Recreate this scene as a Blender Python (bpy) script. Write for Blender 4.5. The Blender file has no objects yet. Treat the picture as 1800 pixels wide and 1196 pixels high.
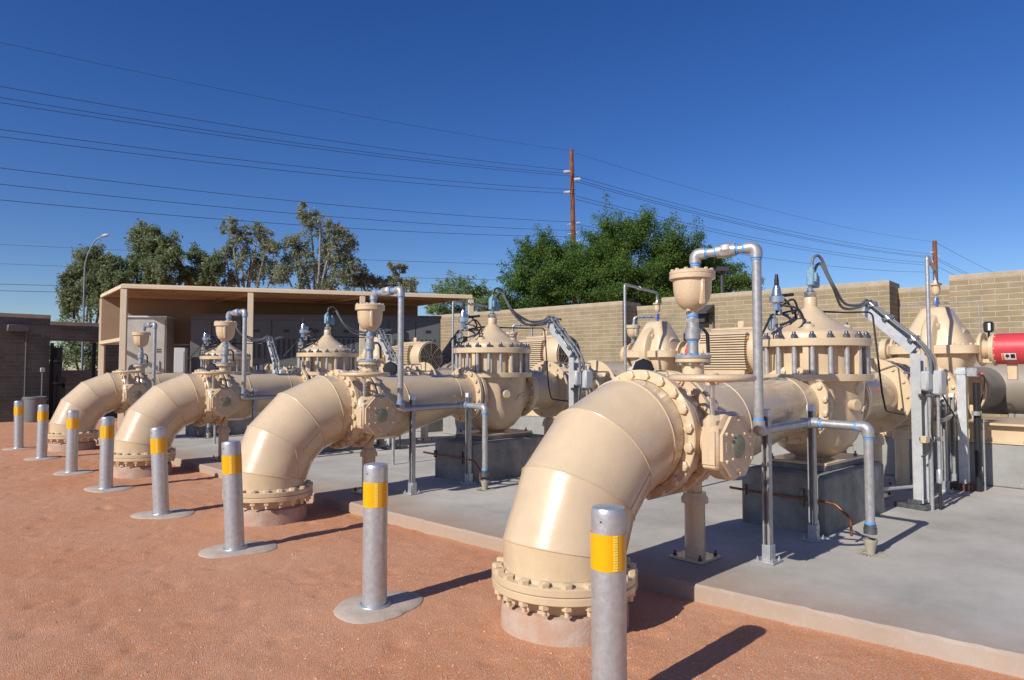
import bpy, bmesh, math, random
from mathutils import Vector, Matrix
from math import sin, cos, pi, radians as rad
random.seed(7)
scene = bpy.context.scene
COL = scene.collection

# ------------------------------------------------------------------ materials
def mat(name, col, rough=.5, metal=0., var=.0, vscale=4., bump=.0, bscale=60., coat=0., col2=None, detail=4., rvar=0., spec=.5, speck=None):
    m = bpy.data.materials.new(name); m.use_nodes = True
    nt = m.node_tree; N = nt.nodes; L = nt.links; b = N['Principled BSDF']
    b.inputs['Roughness'].default_value = rough; b.inputs['Metallic'].default_value = metal
    b.inputs['Coat Weight'].default_value = coat; b.inputs['Coat Roughness'].default_value = .08
    b.inputs['Specular IOR Level'].default_value = spec
    tc = N.new('ShaderNodeTexCoord')
    c = (*col, 1)
    b.inputs['Base Color'].default_value = c
    last = None
    if var > 0 or col2:
        n = N.new('ShaderNodeTexNoise'); n.inputs['Scale'].default_value = vscale; n.inputs['Detail'].default_value = detail
        n.inputs['Roughness'].default_value = .62
        L.new(tc.outputs['Object'], n.inputs['Vector'])
        r = N.new('ShaderNodeValToRGB'); r.color_ramp.elements[0].position = .36; r.color_ramp.elements[1].position = .66
        c2 = col2 if col2 else tuple(x * (1 - var) for x in col)
        r.color_ramp.elements[0].color = (*c2, 1)
        r.color_ramp.elements[1].color = (*[min(1, x * (1 + var * .5)) for x in col], 1)
        L.new(n.outputs['Fac'], r.inputs['Fac']); last = r.outputs['Color']
    if speck:
        v = N.new('ShaderNodeTexNoise'); v.inputs['Scale'].default_value = speck[0]; v.inputs['Detail'].default_value = 2
        L.new(tc.outputs['Object'], v.inputs['Vector'])
        rr = N.new('ShaderNodeValToRGB'); rr.color_ramp.elements[0].position = speck[1]; rr.color_ramp.elements[1].position = speck[1] + .06
        rr.color_ramp.elements[0].color = (0, 0, 0, 1); rr.color_ramp.elements[1].color = (1, 1, 1, 1)
        L.new(v.outputs['Fac'], rr.inputs['Fac'])
        mx = N.new('ShaderNodeMix'); mx.data_type = 'RGBA'; L.new(rr.outputs['Color'], mx.inputs[0])
        if last: L.new(last, mx.inputs[6])
        else: mx.inputs[6].default_value = c
        mx.inputs[7].default_value = (*speck[2], 1); last = mx.outputs[2]
    if last: L.new(last, b.inputs['Base Color'])
    if rvar > 0:
        n = N.new('ShaderNodeTexNoise'); n.inputs['Scale'].default_value = vscale * 2.3; n.inputs['Detail'].default_value = 6
        L.new(tc.outputs['Object'], n.inputs['Vector'])
        mr = N.new('ShaderNodeMapRange'); mr.inputs[1].default_value = .3; mr.inputs[2].default_value = .7
        mr.inputs[3].default_value = max(.02, rough - rvar); mr.inputs[4].default_value = min(1, rough + rvar)
        L.new(n.outputs['Fac'], mr.inputs[0]); L.new(mr.outputs[0], b.inputs['Roughness'])
    if bump > 0:
        n = N.new('ShaderNodeTexNoise'); n.inputs['Scale'].default_value = bscale; n.inputs['Detail'].default_value = 5
        L.new(tc.outputs['Object'], n.inputs['Vector'])
        bp = N.new('ShaderNodeBump'); bp.inputs['Strength'].default_value = bump; bp.inputs['Distance'].default_value = .01
        L.new(n.outputs['Fac'], bp.inputs['Height']); L.new(bp.outputs['Normal'], b.inputs['Normal'])
    return m

TAN = (.665, .505, .318)
M = {}
M['paint'] = mat('tan_enamel', TAN, .29, 0, .13, 1.6, .14, 26, coat=.4, rvar=.08, detail=9)
M['paint2'] = mat('tan_cast_enamel', (.65, .49, .31), .34, 0, .10, 3, .30, 70, coat=.3, rvar=.08, speck=(95, .76, (.42, .27, .15)))
M['galv'] = mat('galvanised_steel', (.55, .56, .57), .40, .62, .13, 30, .05, 90, rvar=.08)
M['galvpipe'] = mat('galvanised_pipe', (.46, .455, .445), .40, .5, .18, 22, .03, 90, rvar=.1)
M['steel'] = mat('grey_nut_steel', (.20, .21, .22), .42, .8, .3, 30)
M['chrome'] = mat('bright_steel', (.62, .62, .63), .22, .9)
M['alu'] = mat('aluminium', (.66, .66, .655), .36, .35, .12, 9, rvar=.08)
M['strut'] = mat('strut_steel', (.44, .44, .43), .40, .5, .2, 20)
M['blue'] = mat('blue_thread_tape', (.10, .33, .72), .5)
M['switch'] = mat('pale_blue_enamel', (.21, .37, .47), .4, 0, .2, 30)
M['dkblue'] = mat('blue_valve_paint', (.02, .10, .42), .4)
M['black'] = mat('black_plastic', (.018, .018, .02), .38)
M['rubber'] = mat('black_cable', (.022, .022, .024), .5)
M['flex'] = mat('grey_flex_conduit', (.15, .155, .16), .45)
M['white'] = mat('white_plastic', (.75, .75, .74), .4)
M['boxgrey'] = mat('grey_box_paint', (.46, .46, .455), .45)
M['red'] = mat('red_guard_paint', (.62, .055, .065), .42, 0, .10, 3, coat=.15)
M['yellow'] = mat('yellow_reflective', (.88, .42, .0), .32, 0, .04, 30, coat=.4)
M['gold'] = mat('yellow_prism_tape', (1, .80, .12), .2, 0, .15, 140, coat=.7)
M['orange'] = mat('orange_label', (.75, .20, .03), .5)
M['copper'] = mat('tarnished_copper', (.34, .13, .055), .42, .7, .35, 30)
M['rust'] = mat('rusty_steel', (.16, .075, .04), .8, .1, .4, 20)
M['conc'] = mat('dark_block_concrete', (.28, .262, .225), .9, 0, .4, 3.2, .5, 45, detail=8)
M['conc2'] = mat('plinth_concrete', (.31, .30, .275), .9, 0, .18, 2.2, .4, 40, detail=8, speck=(14, .70, (.40, .39, .37)))
M['collar'] = mat('collar_concrete', (.50, .405, .32), .9, 0, .16, 8, .3, 60, detail=8)
M['foot'] = mat('stained_concrete', (.42, .33, .26), .9, 0, .22, 9, .4, 50, col2=(.44, .27, .185), detail=8)
M['cabinet'] = mat('dark_grey_cabinet', (.105, .105, .103), .45, 0, .05, 3)
M['cabin2'] = mat('louvre_grey', (.035, .036, .037), .5)
M['stain'] = mat('stainless_panel', (.46, .42, .36), .42, .5, .15, 2)
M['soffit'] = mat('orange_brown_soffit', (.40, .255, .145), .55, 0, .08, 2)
M['panel'] = mat('brown_back_panel_shaded', (.27, .175, .105), .6, 0, .08, 2)  # soffit brown made darker: shade inside the shelter put into the colour
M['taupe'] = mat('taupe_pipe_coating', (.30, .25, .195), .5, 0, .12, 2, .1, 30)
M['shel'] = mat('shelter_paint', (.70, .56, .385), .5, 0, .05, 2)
M['dark'] = mat('dark_void', (.01, .01, .01), .8)
M['wood'] = mat('pole_wood', (.22, .085, .035), .85, 0, .35, 3, .4, 40)
M['wire'] = mat('power_wire', (.03, .03, .035), .6)
M['insul'] = mat('pale_insulator', (.55, .57, .58), .4)
M['gate'] = mat('black_gate_paint', (.012, .012, .013), .5)
M['bin'] = mat('grey_bin_plastic', (.17, .175, .185), .6)
M['house'] = mat('white_wall_paint', (.7, .7, .68), .7)
M['fixture'] = mat('bronze_fixture', (.055, .055, .058), .5)
M['fixture2'] = mat('grey_fixture', (.13, .125, .12), .5)
M['lamp'] = mat('lamp_pole_steel', (.22, .24, .26), .5, .4)
M['cupm'] = mat('beige_drain_cup', (.36, .32, .24), .5)
M['stone'] = mat('gravel_stone', (.64, .36, .23), .9, 0, .5, 14, col2=(.36, .17, .10))
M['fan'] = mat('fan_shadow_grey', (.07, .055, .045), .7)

def leafmat(name, c1, c2):
    m = bpy.data.materials.new(name); m.use_nodes = True
    N = m.node_tree.nodes; L = m.node_tree.links; b = N['Principled BSDF']
    b.inputs['Roughness'].default_value = .6; b.inputs['Specular IOR Level'].default_value = .25
    tc = N.new('ShaderNodeTexCoord'); n = N.new('ShaderNodeTexNoise'); n.inputs['Scale'].default_value = 1.1; n.inputs['Detail'].default_value = 6
    n.inputs['Roughness'].default_value = .75
    r = N.new('ShaderNodeValToRGB'); r.color_ramp.elements[0].position = .38; r.color_ramp.elements[1].position = .62
    r.color_ramp.elements[0].color = (*c1, 1); r.color_ramp.elements[1].color = (*c2, 1)
    L.new(tc.outputs['Object'], n.inputs['Vector']); L.new(n.outputs['Fac'], r.inputs['Fac']); L.new(r.outputs['Color'], b.inputs['Base Color'])
    t = N.new('ShaderNodeBsdfTranslucent'); L.new(r.outputs['Color'], t.inputs['Color'])
    mx = N.new('ShaderNodeMixShader'); mx.inputs[0].default_value = .38
    L.new(b.outputs[0], mx.inputs[1]); L.new(t.outputs[0], mx.inputs[2]); L.new(mx.outputs[0], N['Material Output'].inputs['Surface'])
    return m
M['euca'] = leafmat('grey_green_leaves', (.17, .20, .115), (.38, .41, .28))
M['euca2'] = leafmat('green_weeping_leaves', (.125, .165, .07), (.30, .35, .18))
M['mesq'] = leafmat('mesquite_leaves', (.065, .13, .026), (.165, .26, .055))
M['palo'] = leafmat('paloverde_leaves', (.15, .23, .08), (.28, .36, .16))
M['bark'] = mat('pale_bark', (.30, .26, .215), .85, 0, .3, 4, .4, 20)
M['bark2'] = mat('dark_bark', (.08, .055, .04), .9, 0, .3, 4, .4, 20)

def brickmat(name, c1, c2, mortar, bw, bh, ms=.011, bumpd=.02):
    m = bpy.data.materials.new(name); m.use_nodes = True
    N = m.node_tree.nodes; L = m.node_tree.links; b = N['Principled BSDF']; b.inputs['Roughness'].default_value = .92
    tc = N.new('ShaderNodeTexCoord'); s = N.new('ShaderNodeSeparateXYZ'); L.new(tc.outputs['Object'], s.inputs[0])
    ad = N.new('ShaderNodeMath'); ad.operation = 'ADD'; L.new(s.outputs[0], ad.inputs[0]); L.new(s.outputs[1], ad.inputs[1])
    cb = N.new('ShaderNodeCombineXYZ'); L.new(ad.outputs[0], cb.inputs[0]); L.new(s.outputs[2], cb.inputs[1])
    nz = N.new('ShaderNodeTexNoise'); nz.inputs['Scale'].default_value = 6; L.new(tc.outputs['Object'], nz.inputs['Vector'])
    mxv = N.new('ShaderNodeMix'); mxv.data_type = 'VECTOR'; mxv.inputs[0].default_value = .012
    L.new(cb.outputs[0], mxv.inputs[4]); L.new(nz.outputs['Color'], mxv.inputs[5])
    br = N.new('ShaderNodeTexBrick'); br.inputs['Scale'].default_value = 1; br.inputs['Brick Width'].default_value = bw; br.inputs['Row Height'].default_value = bh
    br.inputs['Mortar Size'].default_value = ms; br.inputs['Mortar Smooth'].default_value = .15; br.inputs['Bias'].default_value = -.1
    br.inputs['Color1'].default_value = (*c1, 1); br.inputs['Color2'].default_value = (*c2, 1); br.inputs['Mortar'].default_value = (*mortar, 1)
    L.new(mxv.outputs[1], br.inputs['Vector'])
    n = N.new('ShaderNodeTexNoise'); n.inputs['Scale'].default_value = 2.2; n.inputs['Detail'].default_value = 8; n.inputs['Roughness'].default_value = .7
    L.new(tc.outputs['Object'], n.inputs['Vector'])
    mr = N.new('ShaderNodeMapRange'); mr.inputs[1].default_value = .3; mr.inputs[2].default_value = .7; mr.inputs[3].default_value = .80; mr.inputs[4].default_value = 1.15
    L.new(n.outputs['Fac'], mr.inputs[0])
    mx = N.new('ShaderNodeMix'); mx.data_type = 'RGBA'; mx.blend_type = 'MULTIPLY'; mx.inputs[0].default_value = 1
    L.new(br.outputs['Color'], mx.inputs[6]); L.new(mr.outputs[0], mx.inputs[7]); L.new(mx.outputs[2], b.inputs['Base Color'])
    n2 = N.new('ShaderNodeTexNoise'); n2.inputs['Scale'].default_value = 30; n2.inputs['Detail'].default_value = 4; L.new(tc.outputs['Object'], n2.inputs['Vector'])
    mm = N.new('ShaderNodeMath'); mm.operation = 'MULTIPLY_ADD'; mm.inputs[1].default_value = -1.; L.new(br.outputs['Fac'], mm.inputs[0]); L.new(n2.outputs['Fac'], mm.inputs[2])
    bp = N.new('ShaderNodeBump'); bp.inputs['Strength'].default_value = .7; bp.inputs['Distance'].default_value = bumpd
    L.new(mm.outputs[0], bp.inputs['Height']); L.new(bp.outputs['Normal'], b.inputs['Normal'])
    return m
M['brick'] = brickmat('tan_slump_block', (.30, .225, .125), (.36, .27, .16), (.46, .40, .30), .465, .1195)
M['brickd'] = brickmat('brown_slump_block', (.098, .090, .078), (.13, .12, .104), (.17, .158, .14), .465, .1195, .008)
M['cap'] = brickmat('pale_cap_block', (.44, .35, .235), (.48, .38, .26), (.50, .44, .35), .465, .1195)

def groundmat():
    m = bpy.data.materials.new('decomposed_granite'); m.use_nodes = True
    N = m.node_tree.nodes; L = m.node_tree.links; b = N['Principled BSDF']; b.inputs['Roughness'].default_value = .95
    b.inputs['Specular IOR Level'].default_value = .2
    tc = N.new('ShaderNodeTexCoord')
    def noise(s, d, r=.6):
        n = N.new('ShaderNodeTexNoise'); n.inputs['Scale'].default_value = s; n.inputs['Detail'].default_value = d; n.inputs['Roughness'].default_value = r
        L.new(tc.outputs['Object'], n.inputs['Vector']); return n
    a = noise(.55, 6, .6); f = noise(105, 3, .75); v = N.new('ShaderNodeTexVoronoi'); v.inputs['Scale'].default_value = 95; L.new(tc.outputs['Object'], v.inputs['Vector'])
    r1 = N.new('ShaderNodeValToRGB'); e = r1.color_ramp.elements; e[0].position = .34; e[1].position = .68
    e[0].color = (.61, .255, .118, 1); e[1].color = (.67, .34, .195, 1)
    L.new(a.outputs['Fac'], r1.inputs['Fac'])
    r2 = N.new('ShaderNodeMapRange'); r2.inputs[1].default_value = .25; r2.inputs[2].default_value = .75; r2.inputs[3].default_value = .58; r2.inputs[4].default_value = 1.40
    L.new(f.outputs['Fac'], r2.inputs[0])
    mx = N.new('ShaderNodeMix'); mx.data_type = 'RGBA'; mx.blend_type = 'MULTIPLY'; mx.inputs[0].default_value = 1
    L.new(r1.outputs['Color'], mx.inputs[6]); L.new(r2.outputs[0], mx.inputs[7])
    # pale grains
    r3 = N.new('ShaderNodeValToRGB'); e = r3.color_ramp.elements; e[0].position = .76; e[1].position = .9; e[0].color = (0, 0, 0, 1); e[1].color = (.7, .7, .7, 1)
    sp = N.new('ShaderNodeSeparateColor'); L.new(v.outputs['Color'], sp.inputs[0]); L.new(sp.outputs[0], r3.inputs['Fac'])
    mx2 = N.new('ShaderNodeMix'); mx2.data_type = 'RGBA'; L.new(r3.outputs['Color'], mx2.inputs[0]); L.new(mx.outputs[2], mx2.inputs[6]); mx2.inputs[7].default_value = (.62, .42, .30, 1)
    L.new(mx2.outputs[2], b.inputs['Base Color'])
    g = noise(3.2, 8, .6); w = N.new('ShaderNodeTexVoronoi'); w.inputs['Scale'].default_value = 150; L.new(tc.outputs['Object'], w.inputs['Vector'])
    m1 = N.new('ShaderNodeMath'); m1.operation = 'MULTIPLY_ADD'; m1.inputs[1].default_value = 3; L.new(g.outputs['Fac'], m1.inputs[0]); L.new(w.outputs['Distance'], m1.inputs[2])
    m2 = N.new('ShaderNodeMath'); m2.operation = 'MULTIPLY_ADD'; m2.inputs[1].default_value = .9; L.new(f.outputs['Fac'], m2.inputs[0]); L.new(m1.outputs[0], m2.inputs[2])
    bp = N.new('ShaderNodeBump'); bp.inputs['Strength'].default_value = .75; bp.inputs['Distance'].default_value = .006
    L.new(m2.outputs[0], bp.inputs['Height']); L.new(bp.outputs['Normal'], b.inputs['Normal'])
    return m
M['ground'] = groundmat()

def slabmat():
    m = bpy.data.materials.new('broomed_concrete'); m.use_nodes = True
    N = m.node_tree.nodes; L = m.node_tree.links; b = N['Principled BSDF']; b.inputs['Roughness'].default_value = .9
    tc = N.new('ShaderNodeTexCoord')
    def noise(s, d, r=.6, sc=None):
        n = N.new('ShaderNodeTexNoise'); n.inputs['Scale'].default_value = s; n.inputs['Detail'].default_value = d; n.inputs['Roughness'].default_value = r
        if sc:
            mp = N.new('ShaderNodeMapping'); mp.inputs['Scale'].default_value = sc; L.new(tc.outputs['Object'], mp.inputs[0]); L.new(mp.outputs[0], n.inputs['Vector'])
        else: L.new(tc.outputs['Object'], n.inputs['Vector'])
        return n
    a = noise(.9, 8, .65); r1 = N.new('ShaderNodeValToRGB'); e = r1.color_ramp.elements; e[0].position = .32; e[1].position = .7
    e[0].color = (.36, .332, .285, 1); e[1].color = (.57, .525, .455, 1); L.new(a.outputs['Fac'], r1.inputs['Fac'])
    # dirt tinted front edge of the slab (a stain on the concrete)
    s = N.new('ShaderNodeSeparateXYZ'); L.new(tc.outputs['Object'], s.inputs[0])
    n1 = noise(2.5, 5); ad = N.new('ShaderNodeMath'); ad.operation = 'MULTIPLY_ADD'; ad.inputs[1].default_value = -.7; L.new(n1.outputs['Fac'], ad.inputs[0]); L.new(s.outputs[0], ad.inputs[2])
    mr = N.new('ShaderNodeMapRange'); mr.inputs[1].default_value = 3.95; mr.inputs[2].default_value = 4.75; mr.inputs[3].default_value = .85; mr.inputs[4].default_value = 0
    L.new(ad.outputs[0], mr.inputs[0])
    mx = N.new('ShaderNodeMix'); mx.data_type = 'RGBA'; L.new(mr.outputs[0], mx.inputs[0]); L.new(r1.outputs['Color'], mx.inputs[6]); mx.inputs[7].default_value = (.38, .262, .18, 1)
    # pale scuffs
    sc = noise(11, 10, .85, (.4, 1.5, 1)); r3 = N.new('ShaderNodeValToRGB'); e = r3.color_ramp.elements; e[0].position = .54; e[1].position = .72; e[0].color = (0, 0, 0, 1); e[1].color = (.4, .4, .4, 1)
    L.new(sc.outputs['Fac'], r3.inputs['Fac'])
    mx2 = N.new('ShaderNodeMix'); mx2.data_type = 'RGBA'; L.new(r3.outputs['Color'], mx2.inputs[0]); L.new(mx.outputs[2], mx2.inputs[6]); mx2.inputs[7].default_value = (.58, .56, .53, 1)
    L.new(mx2.outputs[2], b.inputs['Base Color'])
    w = noise(40, 5, .7); bp = N.new('ShaderNodeBump'); bp.inputs['Strength'].default_value = .22; bp.inputs['Distance'].default_value = .01
    L.new(w.outputs['Fac'], bp.inputs['Height']); L.new(bp.outputs['Normal'], b.inputs['Normal'])
    return m
M['slab'] = slabmat()

# ------------------------------------------------------------------ mesh builder
def V(*a): return Vector(a)
def basis(ax):
    ax = ax.normalized(); t = V(0, 0, 1) if abs(ax.z) < .9 else V(1, 0, 0)
    u = t.cross(ax).normalized(); return u, ax.cross(u).normalized(), ax
class MB:
    def __init__(s): s.v = []; s.f = []
    def add(s, vs, fs):
        k = len(s.v); s.v += [tuple(p) for p in vs]; s.f += [tuple(i + k for i in f) for f in fs]; return s
    def box(s, c, size, ch=0., rz=0., R=None):
        hx, hy, hz = [d / 2 for d in size]; ch = min(ch, hx * .9, hy * .9, hz * .9)
        rot = R if R is not None else Matrix.Rotation(rz, 3, 'Z'); c = Vector(c)
        if ch <= 0:
            vs = [V(x, y, z) for x in (-hx, hx) for y in (-hy, hy) for z in (-hz, hz)]
            fs = [(0, 1, 3, 2), (4, 6, 7, 5), (0, 4, 5, 1), (2, 3, 7, 6), (0, 2, 6, 4), (1, 5, 7, 3)]
            return s.add([c + rot @ p for p in vs], fs)
        vs = []; idx = {}
        for sx in (-1, 1):
            for sy in (-1, 1):
                for sz in (-1, 1):
                    for k in range(3):
                        p = [sx * (hx - (ch if k != 0 else 0)), sy * (hy - (ch if k != 1 else 0)), sz * (hz - (ch if k != 2 else 0))]
                        idx[(sx, sy, sz, k)] = len(vs); vs.append(V(*p))
        fs = []
        for k in range(3):
            for sg in (-1, 1):
                o = [i for i in range(3) if i != k]; q = []
                for a, b in ((-1, -1), (1, -1), (1, 1), (-1, 1)):
                    key = [0, 0, 0]; key[k] = sg; key[o[0]] = a; key[o[1]] = b; q.append(idx[(*key, k)])
                fs.append(q)
        for k in range(3):
            o = [i for i in range(3) if i != k]
            for a in (-1, 1):
                for b in (-1, 1):
                    q = []
                    for sg, kk in ((-1, 0), (-1, 1), (1, 1), (1, 0)):
                        key = [0, 0, 0]; key[k] = sg; key[o[0]] = a; key[o[1]] = b; q.append(idx[(*key, o[kk])])
                    fs.append(q)
        for sx in (-1, 1):
            for sy in (-1, 1):
                for sz in (-1, 1): fs.append([idx[(sx, sy, sz, k)] for k in range(3)])
        return s.add([c + rot @ p for p in vs], fs)
    def ring_faces(s, rings, closed_ends=True, loop=False):
        n = len(rings[0]); vs = [p for r in rings for p in r]; fs = []
        m = len(rings)
        for i in range(m - 1 + (1 if loop else 0)):
            a = i * n; b = ((i + 1) % m) * n
            for j in range(n): fs.append((a + j, a + (j + 1) % n, b + (j + 1) % n, b + j))
        if closed_ends and not loop:
            fs.append(tuple(range(n - 1, -1, -1))); fs.append(tuple((m - 1) * n + j for j in range(n)))
        return s.add(vs, fs)
    def lathe(s, prof, o=(0, 0, 0), ax=(0, 0, 1), n=32, caps=True):
        u, w, a = basis(Vector(ax)); o = Vector(o)
        return s.ring_faces([[o + a * h + (u * cos(2 * pi * j / n) + w * sin(2 * pi * j / n)) * max(r, .0004) for j in range(n)] for r, h in prof], caps)
    def cyl(s, p0, p1, r, n=20, r1=None):
        p0 = Vector(p0); p1 = Vector(p1); d = p1 - p0
        return s.lathe([(r, 0), (r if r1 is None else r1, d.length)], p0, d, n)
    def disc(s, c, ax, r, t, n=48, ch=.006):   # flange plate with softened rims
        return s.lathe([(r - ch, -t / 2), (r, -t / 2 + ch), (r, t / 2 - ch), (r - ch, t / 2)], c, ax, n)
    def annulus(s, c, ax, r0, r1, t, n=48, ch=.006):
        u, w, a = basis(Vector(ax)); o = Vector(c)
        prof = [(r0, -t / 2), (r1 - ch, -t / 2), (r1, -t / 2 + ch), (r1, t / 2 - ch), (r1 - ch, t / 2), (r0, t / 2)]
        return s.ring_faces([[o + a * h + (u * cos(2 * pi * j / n) + w * sin(2 * pi * j / n)) * r for j in range(n)] for r, h in prof], loop=True)
    def tube(s, path, r, n=12, loop=False, caps=True):
        P = [Vector(p) for p in path]; m = len(P); rings = []; u = None
        for i in range(m):
            if loop: t = (P[(i + 1) % m] - P[i - 1])
            else: t = P[min(i + 1, m - 1)] - P[max(i - 1, 0)]
            t = t.normalized()
            if u is None: u = basis(t)[0]
            u = (u - t * u.dot(t)).normalized(); w = t.cross(u)
            rr = r[i] if isinstance(r, (list, tuple)) else r
            rings.append([P[i] + (u * cos(2 * pi * j / n) + w * sin(2 * pi * j / n)) * rr for j in range(n)])
        return s.ring_faces(rings, caps, loop)
    def hexes(s, c, ax, R, n, r, h, ph=0., sides=6, side=1):
        u, w, a = basis(Vector(ax)); c = Vector(c)
        for k in range(n):
            t = 2 * pi * (k + ph) / n; o = c + (u * cos(t) + w * sin(t)) * R
            s.lathe([(r, 0), (r, h * side * .86), (r * .8, h * side)], o, a, sides)
        return s
    def prism(s, pts, a, b):  # pts: list of 2D -> extrude; a: func(x,y,t)
        n = len(pts); vs = [a(x, y, 0) for x, y in pts] + [a(x, y, 1) for x, y in pts]
        fs = [tuple(range(n - 1, -1, -1)), tuple(range(n, 2 * n))] + [(j, (j + 1) % n, n + (j + 1) % n, n + j) for j in range(n)]
        return s.add(vs, fs)
    def build(s, name, m, parent=None, loc=None, ang=38, smooth=True):
        me = bpy.data.meshes.new(name); me.from_pydata(s.v, [], s.f)
        bm = bmesh.new(); bm.from_mesh(me); bmesh.ops.recalc_face_normals(bm, faces=bm.faces); bm.to_mesh(me); bm.free()
        if smooth: me.shade_smooth(); me.set_sharp_from_angle(angle=rad(ang))
        me.materials.append(M[m] if isinstance(m, str) else m)
        o = bpy.data.objects.new(name, me); COL.objects.link(o)
        if parent: o.parent = parent
        if loc is not None: o.location = loc
        return o
def rpath(pts, R, k=6):
    P = [Vector(p) for p in pts]; out = [P[0]]
    for i in range(1, len(P) - 1):
        a = (P[i - 1] - P[i]); b = (P[i + 1] - P[i]); la, lb = a.length, b.length; a.normalize(); b.normalize()
        ang = a.angle(b); d = min(R / math.tan(ang / 2), la * .49, lb * .49); r = d * math.tan(ang / 2)
        c = P[i] + (a + b).normalized() * (r / sin(ang / 2)); p0 = P[i] + a * d; p1 = P[i] + b * d
        for j in range(k + 1):
            t = j / k; q = (p0 - c).lerp(p1 - c, t)
            if q.length > 1e-6: q = q.normalized() * r
            out.append(c + q)
    out.append(P[-1]); return out
def spline(pts, k=8):
    P = [Vector(p) for p in pts]; P = [P[0] * 2 - P[1]] + P + [P[-1] * 2 - P[-2]]; out = []
    for i in range(1, len(P) - 2):
        for j in range(k):
            t = j / k; a, b, c, d = P[i - 1:i + 3]
            out.append(.5 * ((2 * b) + (c - a) * t + (2 * a - 5 * b + 4 * c - d) * t * t + (3 * b - a - 3 * c + d) * t ** 3))
    out.append(P[-2]); return out
def tag(o, label, cat, group=None, kind=None):
    if label: o['label'] = label
    if cat: o['category'] = cat
    if group: o['group'] = group
    if kind: o['kind'] = kind
    return o
def thing(name, label, cat, loc=(0, 0, 0), rz=0, group=None):
    o = bpy.data.objects.new(name, None); COL.objects.link(o); o.location = loc; o.rotation_euler = (0, 0, rz)
    o.empty_display_size = .1; return tag(o, label, cat, group)
def copy_tree(o, parent=None):
    c = o.copy(); COL.objects.link(c); c.parent = parent
    for ch in list(o.children): copy_tree(ch, c)
    return c
SL = .12   # slab top

# ------------------------------------------------------------------ setting
from mathutils import noise as mnoise
BXY = [(2.66, 2.05), (2.685, 4.10), (2.61, 6.275), (2.635, 8.365), (2.64, 10.675), (2.66, 12.75), (2.68, 15.16), (2.664, 17.33)]
def relief(x, y):
    e = min(x + 1, 4.75 - x, y + 1, 20 - y); e = max(0, min(1, e / .5))
    for bx_, by_ in BXY:
        d = math.hypot(x - bx_, y - by_); e *= max(0, min(1, (d - .30) / .22))
    p = V(x, y, 0); h = mnoise.noise(p * .9) * .008 + mnoise.noise(p * 3.7 + V(9, 3, 1)) * .0045 + mnoise.noise(p * 9.5 + V(2, 7, 4)) * .0045 + mnoise.noise(p * 23) * .003
    dimple = mnoise.noise(p * 5.1 + V(31, 5, 0)); h -= max(0, dimple - .32) * .035
    return h * e
g = MB(); gx = [-1 + .034 * i for i in range(170)]; gx[-1] = 4.75; gy = [-1 + .036 * j for j in range(584)]; gy[-1] = 20
nx_, ny_ = len(gx), len(gy)
g.v = [(x, y, relief(x, y)) for x in gx for y in gy]
g.f = [(i * ny_ + j, (i + 1) * ny_ + j, (i + 1) * ny_ + j + 1, i * ny_ + j + 1) for i in range(nx_ - 1) for j in range(ny_ - 1)]
for a_, b_, c_, d_ in ((-900, -1, -900, 1500), (4.75, 1500, -900, 1500), (-1, 4.75, -900, -1), (-1, 4.75, 20, 1500)): g.add([(a_, c_, 0), (b_, c_, 0), (b_, d_, 0), (a_, d_, 0)], [(0, 1, 2, 3)])
o = g.build('ground', 'ground', ang=80); o['kind'] = 'structure'
edge = [(4.95, -4), (4.78, -1), (4.55, .74), (4.37, 2.66), (4.28, 4.6), (4.2, 7.0), (4.15, 10), (4.1, 19.3)]
rs_ = random.Random(5); fine = []
for (xa, ya), (xb, yb) in zip(edge[:-1], edge[1:]):
    m_ = max(1, int((yb - ya) / .07))
    for q in range(m_): fine.append((xa + (xb - xa) * q / m_ + rs_.gauss(0, .0028) + .006 * mnoise.noise(V(0, (ya + (yb - ya) * q / m_) * 2.2, 0)), ya + (yb - ya) * q / m_))
edge = fine + [edge[-1]]
poly = [(18.5, -4)] + edge + [(16.2, 19.3)]
s = MB(); n = len(poly); c = .018
ins = [(x + (c + rs_.uniform(-.007, .008) if i and i < n - 1 else 0), y) for i, (x, y) in enumerate(poly)]
s.add([(x, y, -.1) for x, y in poly] + [(x, y, SL - c) for x, y in poly] + [(x, y, SL) for x, y in ins],
      [(j, (j + 1) % n, n + (j + 1) % n, n + j) for j in range(n)] + [(n + j, n + (j + 1) % n, 2 * n + (j + 1) % n, 2 * n + j) for j in range(n)] + [tuple(2 * n + j for j in range(n))])
o = s.build('concrete_slab', 'slab', smooth=False); o['kind'] = 'structure'

# loose gravel near the camera
def gravel(name, cnt, x0, x1, y0, y1, r0, r1):
    b = MB()
    for i in range(cnt):
        x = random.uniform(x0, x1); y = random.uniform(y0, y1)
        if x > 4.05 and y < 19: continue
        if any((x - 3.42) ** 2 + (y - Y) ** 2 < .2 for Y in (3, 7.35, 11.8, 16.4)): continue
        r = random.uniform(r0, r1) * random.uniform(.4, 1); a = random.random() * 6; zz = relief(x, y)
        pts = []
        for k in range(5):
            t = a + k * 1.257; q = r * random.uniform(.7, 1.2); pts.append((x + cos(t) * q, y + sin(t) * q, zz - .001))
        pts.append((x + random.uniform(-.3, .3) * r, y + random.uniform(-.3, .3) * r, zz + r * random.uniform(.4, .9)))
        b.add(pts, [(k, (k + 1) % 5, 5) for k in range(5)])
    o = b.build(name, 'stone', smooth=False); o['kind'] = 'stuff'; o['label'] = 'loose red gravel grains scattered over the decomposed granite'
gravel('gravel', 42000, .5, 4.4, .2, 10, .0025, .0075)
gravel('pebbles', 2600, .5, 4.4, .2, 14, .007, .015)

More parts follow.
